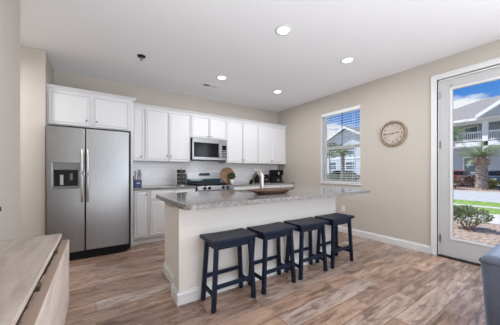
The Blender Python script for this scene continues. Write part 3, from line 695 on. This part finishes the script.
b = B(); lathe(b, [(0, 0.9125), (0.088, 0.9125), (0.088, 0.925), (0, 0.925)], 28, (1.33, 4.30, 0)); lathe(b, [(0, 1.205), (0.075, 1.205), (0.075, 1.213), (0, 1.213)], 28, (1.33, 4.30, 0)); lathe(b, [(0.012, 0.925), (0.012, 1.24), (0, 1.245)], 12, (1.33, 4.30, 0))
obj('carousel_frame', b, M['chrome'], sr)
for lvl in range(4):
    for k in range(8):
        a = 2*PI*k/8+0.2; cx_, cy_ = 1.33+0.062*math.cos(a), 4.30+0.062*math.sin(a); z = 0.932+lvl*0.070
        b = B(); lathe(b, [(0, z), (0.019, z), (0.019, z+0.042), (0, z+0.042)], 12, (cx_, cy_, 0)); j = obj('spice_jar', b, M['jarglass'], sr)
        b = B(); lathe(b, [(0, z+0.0425), (0.0205, z+0.0425), (0.0205, z+0.062), (0, z+0.062)], 12, (cx_, cy_, 0)); obj('jar_lid', b, M['black'], j)
# round wooden board leaning on the backsplash
rb = B(); lathe(rb, [(0, -0.009), (0.168, -0.009), (0.178, -0.004), (0.178, 0.004), (0.168, 0.009), (0, 0.009)], 48, (0, 0, 0), 'Y')
bmesh.ops.transform(rb, matrix=Matrix.Translation((2.455, 4.553, 1.092)) @ Matrix.Rotation(math.radians(-12), 4, 'X'), verts=rb.verts[:])
tag(obj('round_board', rb, M['rattan'], smooth=35), 'round brown wooden board leaning on the tiles right of the range', 'serving board')
pp = thing('potted_plant', 'small green plant in a white pot in front of the round board', 'potted plant', (2.47, 4.42, 0.912))
b = B(); lathe(b, [(0, 0.9125), (0.032, 0.9125), (0.046, 0.99), (0.044, 1.005), (0.040, 1.0), (0.0, 0.995)], 24, (2.48, 4.42, 0)); obj('pot', b, M['pot'], pp, smooth=50)
def leaves(bm, c, rad, n, size, up=0.2, hollow=0.4, asp=0.45):
    c = Vector(c)
    for _ in range(n):
        while True:
            v = Vector((random.uniform(-1,1), random.uniform(-1,1), random.uniform(-1,1)))
            if hollow < v.length <= 1: break
        p = c+Vector((v.x*rad[0], v.y*rad[1], v.z*rad[2])); d = (v.normalized()+Vector((random.uniform(-.7,.7), random.uniform(-.7,.7), random.uniform(-.4,.9)+up))).normalized()
        s = d.cross(Vector((random.uniform(-1,1), random.uniform(-1,1), random.uniform(-1,1)))).normalized(); l = size*random.uniform(0.7, 1.3); w = l*asp
        n_ = d.cross(s)
        q = [p, p+d*l*0.45+s*w/2+n_*l*0.05, p+d*l, p+d*l*0.45-s*w/2+n_*l*0.05]
        bm.faces.new([bm.verts.new(a) for a in q])
random.seed(11)
b = B(); leaves(b, (2.48, 4.42, 1.075), (0.075, 0.06, 0.065), 260, 0.035, hollow=0.0); 
for k in range(7):
    a = k*0.9; tube(b, [(2.48, 4.42, 0.995), (2.48+0.05*math.cos(a), 4.42+0.04*math.sin(a), 1.07)], 0.002, 5)
obj('foliage', b, M['leaf_in'], pp)
# toaster
tt = thing('toaster', 'low black toaster with chrome front badge left of the coffee maker', 'toaster', (3.19, 4.30, 0.912))
obj('body', box1(3.055, 3.375, 4.22, 4.40, 0.922, 1.105), M['black'], tt, bev=0.02, seg=4, smooth=40)
b = B(); bx(b, 3.09, 3.34, 4.262, 4.282, 1.1045, 1.108); bx(b, 3.09, 3.34, 4.335, 4.355, 1.1045, 1.108); obj('slots', b, M['grey'], tt)
b = B(); lathe(b, [(0, -0.012), (0.022, -0.012), (0.025, 0)], 20, (3.30, 4.219, 0.985), 'Y'); lathe(b, [(0, -0.012), (0.012, -0.012), (0.014, 0)], 16, (3.255, 4.219, 0.985), 'Y'); obj('dial', b, M['chrome'], tt)
obj('lever', box1(3.20, 3.225, 4.20, 4.221, 1.04, 1.055), M['chrome'], tt, bev=0.003)
b = B()
for x in (3.08, 3.35):
    for y in (4.24, 4.38): lathe(b, [(0, 0.9125), (0.01, 0.9125), (0.01, 0.924), (0, 0.924)], 10, (x, y, 0))
obj('foot', b, M['black'], tt)
# single-cup coffee maker
cm = thing('coffee_maker', 'tall glossy black coffee maker in the far right corner of the counter', 'coffee maker', (3.62, 4.26, 0.912))
b = B(); bx(b, 3.465, 3.77, 4.215, 4.33, 0.946, 1.0845); bx(b, 3.465, 3.77, 4.3205, 4.35, 0.9125, 1.20); obj('column', b, M['black'], cm, bev=0.012)
b = B(); bx(b, 3.46, 3.775, 4.17, 4.32, 1.085, 1.215); hd = obj('brew_head', b, M['blackgloss'], cm, bev=0.02, seg=4, smooth=40)
b = B(); bx(b, 3.46, 3.775, 4.16, 4.32, 0.9125, 0.945); obj('drip_tray', b, M['black'], cm, bev=0.008)
b = B(); lathe(b, [(0, 0.9455), (0.026, 0.9455), (0.033, 0.95), (0.036, 1.00), (0.030, 1.00), (0.028, 0.955), (0, 0.955)], 24, (3.62, 4.19, 0)); obj('cup', b, M['panelgrey'], cm, smooth=50)
b = B(); bx(b, 3.60, 3.64, 4.166, 4.1705, 1.10, 1.165); obj('badge', b, M['ltgrey'], hd)

# ============================================================ WALL ITEMS
ck = thing('wall_clock', 'round wall clock with brown wooden rim and beige face on the right wall', 'clock', (XR, 1.79, 1.782))
cy_, cz_ = 1.79, 1.782
b = B(); lathe(b, [(0.0, -0.002), (0.202, -0.002), (0.208, -0.018), (0.200, -0.034), (0.186, -0.038), (0.172, -0.030), (0.168, -0.018), (0, -0.018)], 64, (XR, cy_, cz_), 'X'); obj('rim', b, M['clockrim'], ck, smooth=40)
b = B(); lathe(b, [(0, -0.0185), (0.167, -0.0185), (0.167, -0.0215), (0, -0.0215)], 64, (XR, cy_, cz_), 'X'); obj('face', b, M['clockface'], ck)
b = B(); lathe(b, [(0.1665, -0.022), (0.1665, -0.031), (0.172, -0.031)], 64, (XR, cy_, cz_), 'X'); obj('inner_ring', b, M['legwood'], ck)
def text_mesh(s, size):
    cu = bpy.data.curves.new('numeral', 'FONT'); cu.body = s; cu.size = size; cu.align_x = 'CENTER'; cu.align_y = 'CENTER'; cu.extrude = 0.0006; cu.offset = 0.0008
    o = bpy.data.objects.new('numeral', cu); C.objects.link(o); bpy.context.view_layer.update()
    me = bpy.data.meshes.new_from_object(o); bpy.data.objects.remove(o); bm = B(); bm.from_mesh(me); bpy.data.meshes.remove(me); return bm
# the face looks towards -x: seen from the room, +y is on the left
for k in range(1, 13):
    a = PI/2-k*PI/6; bm = text_mesh(str(k), 0.040)
    u, w = 0.132*math.cos(a), 0.132*math.sin(a)
    bmesh.ops.transform(bm, matrix=Matrix.Translation((XR-0.0225, cy_-u, cz_+w)) @ Matrix(((0,0,-1,0),(-1,0,0,0),(0,1,0,0),(0,0,0,1))), verts=bm.verts[:])
    obj('numeral', bm, M['ink'], ck)
def hand(name, ang, l, w):
    b = B(); pts = [(-0.02, -w*0.5), (l*0.62, -w*0.4), (l*0.72, -w*1.6), (l, 0), (l*0.72, w*1.6), (l*0.62, w*0.4), (-0.02, w*0.5)]
    q = [(cy_-(x*math.cos(ang)-y*math.sin(ang)), cz_+(x*math.sin(ang)+y*math.cos(ang))) for x, y in pts]
    prism(b, q, 'X', XR-0.0262, XR-0.0245); obj(name, b, M['ink'], ck)
hand('minute_hand', PI, 0.150, 0.006); hand('hour_hand', math.radians(11), 0.095, 0.007)
b = B(); lathe(b, [(0, -0.029), (0.009, -0.029), (0.010, -0.022)], 20, (XR, cy_, cz_), 'X'); obj('hub', b, M['ink'], ck)
ol = thing('wall_outlet', 'cream electrical outlet low on the right wall behind the last stool', 'outlet', (XR, 2.69, 0.458))
obj('cover_plate', box1(XR-0.006, XR-0.0005, 2.655, 2.725, 0.40, 0.515), M['outlet'], ol, bev=0.002)
b = B()
for z in (0.434, 0.482): bx(b, XR-0.008, XR-0.0055, 2.673, 2.707, z-0.016, z+0.016)
obj('socket', b, M['trim'], ol)
ll = thing('wall_outlet', 'dark cord plug in an outlet on the near left wall, cut by the frame edge', 'outlet', (XL, 2.21, 0.915))
obj('cover_plate', box1(XL+0.0005, XL+0.006, 2.10, 2.17, 0.855, 0.975), M['outlet'], ll, bev=0.002)
obj('plug', box1(XL+0.006, XL+0.03, 2.115, 2.142, 0.915, 0.945), M['black'], ll, bev=0.003)

# ============================================================ CEILING ITEMS
def downlight(x, y, label, power=LAMP):
    t = thing('recessed_light', label, 'ceiling light', (x, y, H), 0, 'round recessed ceiling lights')
    b = B(); lathe(b, [(0.066, -0.001), (0.070, -0.009), (0.092, -0.006), (0.095, -0.001)], 40, (x, y, H)); obj('trim_ring', b, M['trim'], t, smooth=60)
    b = B(); lathe(b, [(0, -0.006), (0.067, -0.006), (0.067, -0.001), (0, -0.001)], 40, (x, y, H)); obj('lens', b, M['lampglow'], t)
    d = light('downlight', 'AREA', (0, 0, -0.012), (0, 0, 0), power, (0.97, 0.975, 1.0), shape='DISK', size=0.13); d.parent = t
    return t
downlight(1.725, 1.907, 'lit round recessed ceiling light nearest the camera, above the left stools')
downlight(2.935, 1.92, 'lit round recessed ceiling light nearest the window')
downlight(1.742, 3.44, 'lit round recessed ceiling light beside the air vent')
downlight(2.95, 3.436, 'lit round recessed ceiling light nearest the corner, over the sink end')
for x, y in ((1.725, 0.38), (2.935, 0.38), (0.5, -1.15), (1.725, -1.15), (2.935, -1.15)):
    d = downlight(x, y, 'lit round recessed ceiling light in the living room behind the viewer', LAMP_REAR)
sp_ = thing('dark_ceiling_fitting', 'small dark round fitting hanging from the ceiling above the refrigerator', 'sprinkler', (0.513, 3.408, H))  # dark round fitting with a short hanging stem
b = B(); lathe(b, [(0, -0.002), (0.052, -0.002), (0.048, -0.014), (0.03, -0.020), (0, -0.020)], 28, (0.513, 3.408, H)); obj('escutcheon', b, M['black'], sp_, smooth=50)
b = B(); lathe(b, [(0.012, -0.02), (0.010, -0.05), (0.020, -0.052), (0.020, -0.055), (0, -0.055)], 16, (0.513, 3.408, H)); obj('fitting_stem', b, M['knob'], sp_)
vt = thing('air_vent', 'rectangular ceiling air vent with one darker half, near the back wall', 'air vent', (1.73, 3.885, H))
vx0, vx1, vy0, vy1 = 1.585, 1.875, 3.82, 3.95
b = B(); f_ = 0.018
bx(b, vx0, vx1, vy0, vy0+f_, H-0.006, H-0.0005); bx(b, vx0, vx1, vy1-f_, vy1, H-0.006, H-0.0005); bx(b, vx0, vx0+f_, vy0+f_, vy1-f_, H-0.006, H-0.0005); bx(b, vx1-f_, vx1, vy0+f_, vy1-f_, H-0.006, H-0.0005); bx(b, 1.722, 1.738, vy0+f_, vy1-f_, H-0.006, H-0.0005)
obj('frame', b, M['ceiling'], vt)
obj('duct_dark_sheet', box1(vx0+0.01, vx1-0.01, vy0+0.01, vy1-0.01, H-0.0015, H-0.0008), M['black'], vt)  # black sheet standing in for the unlit duct behind the louvres
for (a, c, tilt) in ((vx0+f_, 1.722, -50), (1.738, vx1-f_, 38)):
    b = B(); n = 8
    for k in range(n):
        x = a+(c-a)*(k+0.5)/n
        bx(b, -0.0075, 0.0075, vy0+f_, vy1-f_, -0.0008, 0.0008, mtx=Matrix.Translation((x, 0, H-0.0085)) @ Matrix.Rotation(math.radians(tilt), 4, 'Y'))
    obj('louvre', b, M['ceiling'], vt)

# ============================================================ DROP-LEAF TABLE
tb = thing('drop_leaf_table', 'pale oak drop-leaf table with its leaf folded down at the left wall', 'table', (-0.35, 1.2, 0))
TY0, TY1 = 0.45, 1.975
obj('tabletop', box1(-0.525, -0.192, TY0, TY1, 0.735, 0.760), M['oak'], tb, bev=0.0015)
b = B(); prism(b, [(-0.189, 0.302), (-0.150, 0.302), (-0.150, 0.712), (-0.189, 0.712)], 'Y', TY0, TY1-0.004); dl_ = obj('drop_leaf', b, M['oaklit'], tb, bev=0.0015)
obj('leaf_edge_band', box1(-0.1885, -0.1535, TY0, TY1-0.004, 0.7122, 0.7138), M['oakedge'], dl_)
obj('tabletop_lit_edge', box1(-0.1922, -0.1906, TY0, TY1, 0.7355, 0.7592), M['oaklit'], tb)  # paler strip: light catching the tabletop edge, put into the colour
for y in (0.75, 1.2, 1.68): obj('hinge', box1(-0.21, -0.180, y-0.02, y+0.02, 0.7145, 0.7345), M['legwood'], tb)
b = B()
bx(b, -0.49, -0.46, TY0+0.08, TY1-0.08, 0.64, 0.7345); bx(b, -0.25, -0.225, TY0+0.08, TY1-0.08, 0.64, 0.7345); bx(b, -0.46, -0.25, TY0+0.08, TY0+0.11, 0.64, 0.7345); bx(b, -0.46, -0.25, TY1-0.11, TY1-0.08, 0.64, 0.7345)
obj('apron', b, M['oak'], tb)
for x in (-0.48, -0.24):
    for y in (TY0+0.10, TY1-0.10): obj('leg', box1(x-0.022, x+0.022, y-0.022, y+0.022, 0, 0.639), M['oak'], tb, bev=0.002)

# ============================================================ ARMCHAIR (only its corner is in the frame)
ac = thing('armchair', 'blue-grey upholstered armchair with dark piping at the lower right', 'armchair', (2.42, 0.0, 0))
ax0, ax1, ay1, ay0 = 1.985, 2.86, 0.402, -0.46
def cushion(x0, x1, y0, y1, z0, z1, bev): return box1(x0, x1, y0, y1, z0, z1, bev=bev)
def pad(name, x0, x1, y0, y1, z0, z1, r=0.03, taper=0.0, m='fabric'):
    b = B(); vs = bx(b, x0, x1, y0, y1, z0, z1)
    for v in vs:
        if v.co.z < z1-1e-4:
            v.co.x += taper if v.co.x < (ax0+ax1)/2 else -taper
            if v.co.y > ay1-0.01: v.co.y -= taper*0.6
    return obj(name, b, M[m], ac, bev=r, seg=4, smooth=40)
pad('backrest', ax0, ax1, ay1-0.17, ay1, 0.14, 0.655, 0.05, 0.04)
pad('arm', ax0, ax0+0.15, ay0, ay1-0.172, 0.14, 0.650, 0.045, 0.04); pad('arm', ax1-0.15, ax1, ay0, ay1-0.172, 0.14, 0.650, 0.045, 0.04)
pad('seat_base', ax0+0.152, ax1-0.152, ay0+0.01, ay1-0.175, 0.14, 0.30, 0.01)
pad('seat_cushion', ax0+0.154, ax1-0.154, ay0, ay1-0.177, 0.302, 0.44, 0.03)
b = B()
R_ = 0.05; pz = 0.612; path = [(ax0-0.002, ay0+0.02, pz)]
for (qx, qy, a_0) in ((ax0+R_, ay1-R_, PI), (ax1-R_, ay1-R_, PI/2)):
    for k in range(6): a_ = a_0-PI/2*k/5; path.append((qx+(R_+0.001)*math.cos(a_), qy+(R_+0.001)*math.sin(a_), pz))
path.append((ax1+0.002, ay0+0.02, pz)); tube(b, path, 0.0045, 8)
obj('piping', b, M['piping'], ac, smooth=60)
for x in (ax0+0.10, ax1-0.10):
    for y in (ay0+0.08, ay1-0.10): b = B(); strut(b, (x, y, 0), (x, y, 0.14), 0.03, 0.03, 0.045, 0.045); obj('leg', b, M['legwood'], ac)

# ============================================================ OUTDOORS
GZ = -0.15
def strip(name, x0, x1, z, m, y0=-14, y1=42, label=None, cat=None):
    o = obj(name, box1(x0, x1, y0, y1, z-0.10, z), m); o['kind'] = 'structure'; return o
strip('ground_chips', XR+WT+0.01, 5.85, GZ+0.02, M['chips'])
strip('ground_mulch', 5.85, 8.35, GZ+0.01, M['mulch'])
strip('ground_sidewalk', 8.35, 10.3, GZ+0.0, M['concrete'])
strip('ground_verge', 10.3, 11.7, GZ+0.01, M['grass'])
strip('ground_kerb', 11.7, 12.1, GZ+0.03, M['concrete'])
strip('ground_lawn', 12.1, 14.0, GZ+0.02, M['grass'])
strip('ground_road', 14.0, 20.6, GZ-0.02, M['asphalt'])
strip('ground_far_kerb', 20.6, 21.0, GZ+0.03, M['concrete'])
strip('ground_far_mulch', 21.0, 25.6, GZ+0.04, M['mulch'])
strip('ground_parking', 25.6, 80.0, GZ-0.02, M['asphalt'], -40, 80)

def shrub(name, label, loc, rad, n, leaf, m, seed, stems=7):
    random.seed(seed); t = thing(name, label, 'shrub', loc)
    b = B(); c = Vector(loc)+Vector((0, 0, rad[2]*1.15+(0.10 if n == 900 else 0)))
    leaves(b, c, rad, n, leaf)
    for _ in range(9):
        o_ = Vector((random.uniform(-.65,.65)*rad[0], random.uniform(-.65,.65)*rad[1], random.uniform(-.2,.6)*rad[2])); leaves(b, c+o_, (rad[0]*.42, rad[1]*.42, rad[2]*.45), n//10, leaf)
    obj('foliage', b, M[m], t)
    b = B()
    for k in range(stems):
        a = 2*PI*k/stems+random.uniform(-.3, .3); e_ = c+Vector((math.cos(a)*rad[0]*.7, math.sin(a)*rad[1]*.7, random.uniform(-.2, .4)*rad[2]))
        s_ = Vector(loc)+Vector((math.cos(a)*0.03, math.sin(a)*0.03, -0.02)); mid = s_.lerp(e_, 0.5)+Vector((random.uniform(-.05,.05), random.uniform(-.05,.05), 0.0))
        tube(b, [s_, mid, e_], [0.014, 0.010, 0.004], 6)
    obj('branches', b, M['twig'], t)
    return t
shrub('garden_shrub', 'leafy green shrub growing in the mulch just outside the glass door', (7.0, 1.58, GZ+0.02), (0.33, 0.38, 0.185), 900, 0.06, 'bushleaf', 21, 9)

def palm(label, loc, h, r0, crown, nf, fl, seed, dry=0, boots=True, lean=0.0):
    random.seed(seed); t = thing('palm_tree', label, 'palm tree', loc); L0 = Vector(loc)
    b = B(); n = 14; seg = 12
    pts = [L0+Vector((0, lean*(k/n), h*k/n-0.05)) for k in range(n+1)]
    tube(b, pts, [r0*(1.12-0.22*k/n+0.05*random.uniform(-1, 1)) for k in range(n+1)], seg); 
    if boots:
        for lv in range(int(h/0.16)):
            for k in range(9):
                a = 2*PI*(k+0.5*(lv % 2))/9; z = lv*0.16+0.1; rr = r0*1.02; d = Vector((math.cos(a), math.sin(a), 0)); s_ = Vector((-d.y, d.x, 0)); p = L0+Vector((0, lean*z/h, z))+d*rr*0.92
                w = r0*0.30; v = [b.verts.new(q) for q in (p-s_*w, p+s_*w, p+s_*w*0.5+d*r0*0.28+Vector((0,0,.15)), p-s_*w*0.5+d*r0*0.28+Vector((0,0,.15)), p+Vector((0,0,.17)))]
                b.faces.new((v[0], v[1], v[2], v[3])); b.faces.new((v[3], v[2], v[4]))
    obj('trunk', b, M['bark'], t, smooth=35)
    top_ = L0+Vector((0, lean, h))
    def frond(bm, elev, az, length, droop, width):
        m = 14; d = Vector((math.cos(az), math.sin(az), 0)); s_ = Vector((-d.y, d.x, 0)); p = top_.copy(); ang = elev; prev = None
        for k in range(m+1):
            u = k/m; r_ = 0.03*(1-u)+0.006
            cur = [bm.verts.new(p+s_*r_), bm.verts.new(p-s_*r_)]
            if prev: bm.faces.new((prev[0], prev[1], cur[1], cur[0]))
            prev = cur
            if k > 1:
                for sg in (-1, 1):
                    for q in range(2):
                        pp_ = p+(d*math.cos(ang)+Vector((0,0,math.sin(ang))))*(length/m*0.5*q); ll_ = width*math.sin(PI*min(1, u*0.9+0.12))**0.6*random.uniform(.8, 1.1)
                        dirv = (s_*sg+d*0.7+Vector((0, 0, -0.25-0.3*u+random.uniform(-.15,.15)))).normalized(); tv = (d*math.cos(ang)+Vector((0,0,math.sin(ang))))*0.013
                        bm.faces.new([bm.verts.new(x) for x in (pp_-tv, pp_+tv, pp_+dirv*ll_)])
            p = p+(d*math.cos(ang)+Vector((0,0,math.sin(ang))))*(length/m); ang -= droop/m
    b = B()
    for k in range(nf): frond(b, math.radians(random.uniform(10, 85)), 2*PI*k*0.381966, fl*random.uniform(.8, 1.1), math.radians(random.uniform(45, 100)), fl*0.24)
    obj('fronds', b, M['frond'], t)
    b = B()
    for k in range(max(dry, 6)): frond(b, math.radians(random.uniform(-50, 50) if dry else -40), 2*PI*k*0.381966+.3, fl*(0.35 if dry else .3), math.radians(50), fl*0.12)
    tube(b, [top_-Vector((0,0,r0*1.6)), top_-Vector((0,0,r0*.4)), top_+Vector((0,0,r0*.3))], [r0*1.0, r0*1.35, r0*.6], 12)
    obj('frond_stubs', b, M['dryfrond'], t)
    return t
palm('thick-trunked palm with reddish crown seen through the glass door', (23.0, 4.45, GZ), 2.25, 0.33, 1, 34, 1.9, 31, dry=26)
palm('palm with pale drooping fronds at the left side of the door glass', (24.0, 6.55, GZ), 3.9, 0.16, 1, 40, 2.0, 32)
palm('palm at the right edge of the door glass with low fronds', (27.0, 3.0, GZ), 3.2, 0.24, 1, 34, 1.9, 34)
palm('slender palm with shaggy head seen through the slatted blind', (14.5, 9.85, GZ), 2.6, 0.13, 1, 30, 0.95, 33, dry=14)
RG = 'low shrubs along the far mulch bed'
for k, (x, y, rr, mm, s_, lab) in enumerate(((21.95, 5.75, 0.55, 'redleaf', 41, 'brown-red shrub at the far left of the door glass'), (24.9, 5.35, 0.58, 'redleaf', 42, 'brown-red shrub between the far left shrub and the thick palm'), (24.6, 4.28, 0.42, 'yellowleaf', 43, 'yellow-green shrub just right of the thick palm trunk'), (23.8, 3.1, 0.4, 'yellowleaf', 44, 'yellow-green shrub at the right edge of the door glass'))):
    t = shrub('distant_shrub', lab, (x, y, GZ+0.04), (rr, rr*0.9, rr*0.75), 420, 0.16, mm, s_, 5); t['group'] = RG
for k, y in enumerate((12.6, 14.6, 16.6, 18.6)):
    lab = ['dark hedge shrub under the shaggy palm, right end of the window view', 'dark hedge shrub second from the right in the window view', 'dark hedge shrub third from the right in the window view', 'dark hedge shrub at the left end of the window view'][k]
    t = shrub('distant_shrub', lab, (22.5, y, GZ+0.04), (0.8, 0.85, 0.5), 350, 0.16, 'bushleaf', 60+k, 5); t['group'] = RG

def car(label, loc, paint, rz=0.0):
    t = thing('parked_car', label, 'car', loc, rz)
    prof = [(-2.25, .35), (-2.3, .62), (-2.18, .92), (-1.75, 1.02), (-1.25, 1.42), (-.3, 1.5), (.55, 1.42), (1.2, 1.0), (2.0, .88), (2.25, .66), (2.25, .35), (1.75, .25), (-1.75, .25)]
    b = B(); prism(b, prof, 'Y', -.88, .88); obj('car_body', b, M[paint], t, bev=0.08, seg=3, smooth=40, local=True)
    b = B(); prism(b, [(-1.74, 1.05), (-1.30, 1.38), (-.28, 1.455), (.5, 1.38), (1.06, 1.03)], 'Y', -.885, .885)
    prism(b, [(-1.81, 1.05), (-1.36, 1.395), (-1.2, 1.395), (-1.6, 1.05)], 'Y', -.72, .72)
    obj('car_windows', b, M['blackgloss'], t, local=True)
    for x in (-1.4, 1.4):
        for y in (-.8, .8):
            b = B(); lathe(b, [(0, -.11), (.2, -.11), (.33, -.10), (.34, 0), (.33, .10), (.2, .11), (0, .11)], 24, (x, y, .34), 'Y'); w = obj('wheel', b, M['rubber'], t, smooth=40, local=True)
            b = B(); lathe(b, [(0, -.125), (.19, -.12), (.19, .12), (0, .125)], 16, (x, y, .34), 'Y'); obj('hubcap', b, M['ltgrey'], w, local=True)
    obj('licence_plate', box1(-2.335, -2.30, -.26, .26, .62, .78), M['label'], t, local=True)
    for y in (-.66, .66): obj('tail_light', box1(-2.30, -2.17, y-.16, y+.16, .70, .90), M['taillight'], t, bev=.02, local=True)
    return t
car('dark blue car parked tail-on beyond the thick palm at the right edge', (29.0, 4.55, GZ-0.02), 'carblue')
car('dark red car half hidden behind the reddish shrubs beyond the street', (28.6, 7.3, GZ-0.02), 'carred')
car('dark car parked below the blue building, right part of the window view', (27.5, 19.0, GZ-0.02), 'carblue', PI/2)

def wall_window(parent, x, y, z, w, h):
    b = B()
    for a in ((y-w/2-.12, y-w/2, z-h/2, z+h/2), (y+w/2, y+w/2+.12, z-h/2, z+h/2), (y-w/2-.12, y+w/2+.12, z+h/2, z+h/2+.14), (y-w/2-.12, y+w/2+.12, z-h/2-.12, z-h/2), (y-w/2, y+w/2, z-.04, z+.04)): bx(b, x-.06, x, *a)
    f = obj('window_frame', b, M['btrim'], parent); obj('window_pane', box1(x-.03, x-.005, y-w/2, y+w/2, z-h/2, z+h/2), M['pane'], f)
# two-storey building seen through the door
b1 = thing('apartment_building', 'two-storey grey-blue apartment building with white balconies beyond the glass door', 'building', (35, 3, GZ))
BX = 34.0
obj('wall', box1(BX, 44, -8, 12.5, GZ, 6.35), M['siding2'], b1)
obj('balcony_floor', box1(32.0, BX-0.01, -7, 11.8, 3.75, 4.20), M['btrim'], b1)
obj('porch_beam', box1(31.9, 32.5, -7, 11.8, 6.05, 6.45), M['btrim'], b1)
for y in (-5.0, -1.0, 2.2, 5.95, 10.0, 11.6): obj('column', box1(32.0, 32.42, y-.21, y+.21, GZ-0.02, 6.05), M['btrim'], b1)
b = B(); bx(b, 32.05, 32.14, -7, 11.7, 5.10, 5.22); bx(b, 32.05, 32.14, -7, 11.7, 4.30, 4.38)
y = -7
while y < 11.7: bx(b, 32.07, 32.11, y, y+.05, 4.38, 5.10); y += .16
obj('balcony_railing', b, M['btrim'], b1)
for y in (1.0, 4.2, 7.4, 10.4): wall_window(b1, BX, y, 5.35, 1.0, 1.3); wall_window(b1, BX, y, 1.9, 1.1, 1.5)
b = B()   # hipped main roof
P_ = [(31.4,-9,6.4), (31.4,14.0,6.4), (44.6,14.0,6.4), (44.6,-9,6.4), (38,-3,9.75), (38,7.2,9.75)]
vs = [b.verts.new(p) for p in P_]
for f in ((0,1,5,4), (1,2,5), (2,3,4,5), (3,0,4), (3,2,1,0)): b.faces.new([vs[i] for i in f])
obj('roof', b, M['shingle'], b1)
obj('eave_fascia', box1(31.3, 31.45, -9, 14.0, 6.26, 6.5), M['btrim'], b1)
b = B()   # small gable over the porch
prism(b, [(-1.5, 6.45), (6.2, 6.45), (2.35, 8.95)], 'X', 30.9, 36.0); g_ = obj('porch_gable', b, M['siding2'], b1)
b = B()
for sg in (-1, 1):
    y0, y1 = 2.35, 2.35+sg*4.0
    prism(b, [(y0, 8.95), (y1, 6.27), (y1, 6.62), (y0, 9.3)], 'X', 30.5, 36.2)
obj('gable_rake', b, M['btrim'], g_)
# second building seen through the blind
b2 = thing('apartment_building', 'pale blue clapboard apartment building with a white gable seen through the window blind', 'building', (36, 22, GZ))
obj('wall', box1(32, 44, 15.0, 30, GZ, 5.0), M['siding'], b2)
b = B(); prism(b, [(15.0, 5.0), (27.2, 5.0), (21.1, 7.75)], 'X', 32, 40); obj('gable_wall', b, M['siding'], b2)
b = B(); prism(b, [(21.1, 7.95), (14.4, 4.45), (14.4, 4.7), (21.1, 8.2)], 'X', 31.4, 40); prism(b, [(21.1, 7.95), (27.8, 4.45), (27.8, 4.7), (21.1, 8.2)], 'X', 31.4, 40); rf = obj('roof', b, M['shingle'], b2)
b = B(); prism(b, [(21.1, 7.75), (14.3, 4.3), (14.3, 4.55), (21.1, 8.1)], 'X', 31.25, 31.42); prism(b, [(21.1, 7.75), (27.9, 4.3), (27.9, 4.55), (21.1, 8.1)], 'X', 31.25, 31.42); obj('rake_board', b, M['btrim'], rf)
for y in (17.4, 20.5, 23.6, 26.7):
    for z in (2.1, 4.35 if 17 < y < 27 else 4.2): wall_window(b2, 32, y, z, 1.4, 1.15)
obj('band_board', box1(31.93, 32, 15, 30, 3.1, 3.35), M['btrim'], b2)
for y in (15.1, 29.9): obj('corner_board', box1(31.93, 32.0, y-.12, y+.12, GZ, 5.0), M['btrim'], b2)

random.seed(77)
dt = thing('distant_tree', 'round green tree before the pale blue building, at mid-height behind the blind', 'tree', (26.0, 19.6, GZ))
b = B(); leaves(b, (26.0, 19.6, 4.0), (1.1, 1.5, 1.0), 900, 0.28); obj('foliage', b, M['bushleaf'], dt)
b = B(); tube(b, [(26, 19.6, GZ), (26.05, 19.6, 1.6), (26, 19.65, 3.6)], [0.14, 0.11, 0.05], 10); obj('trunk', b, M['bark'], dt)
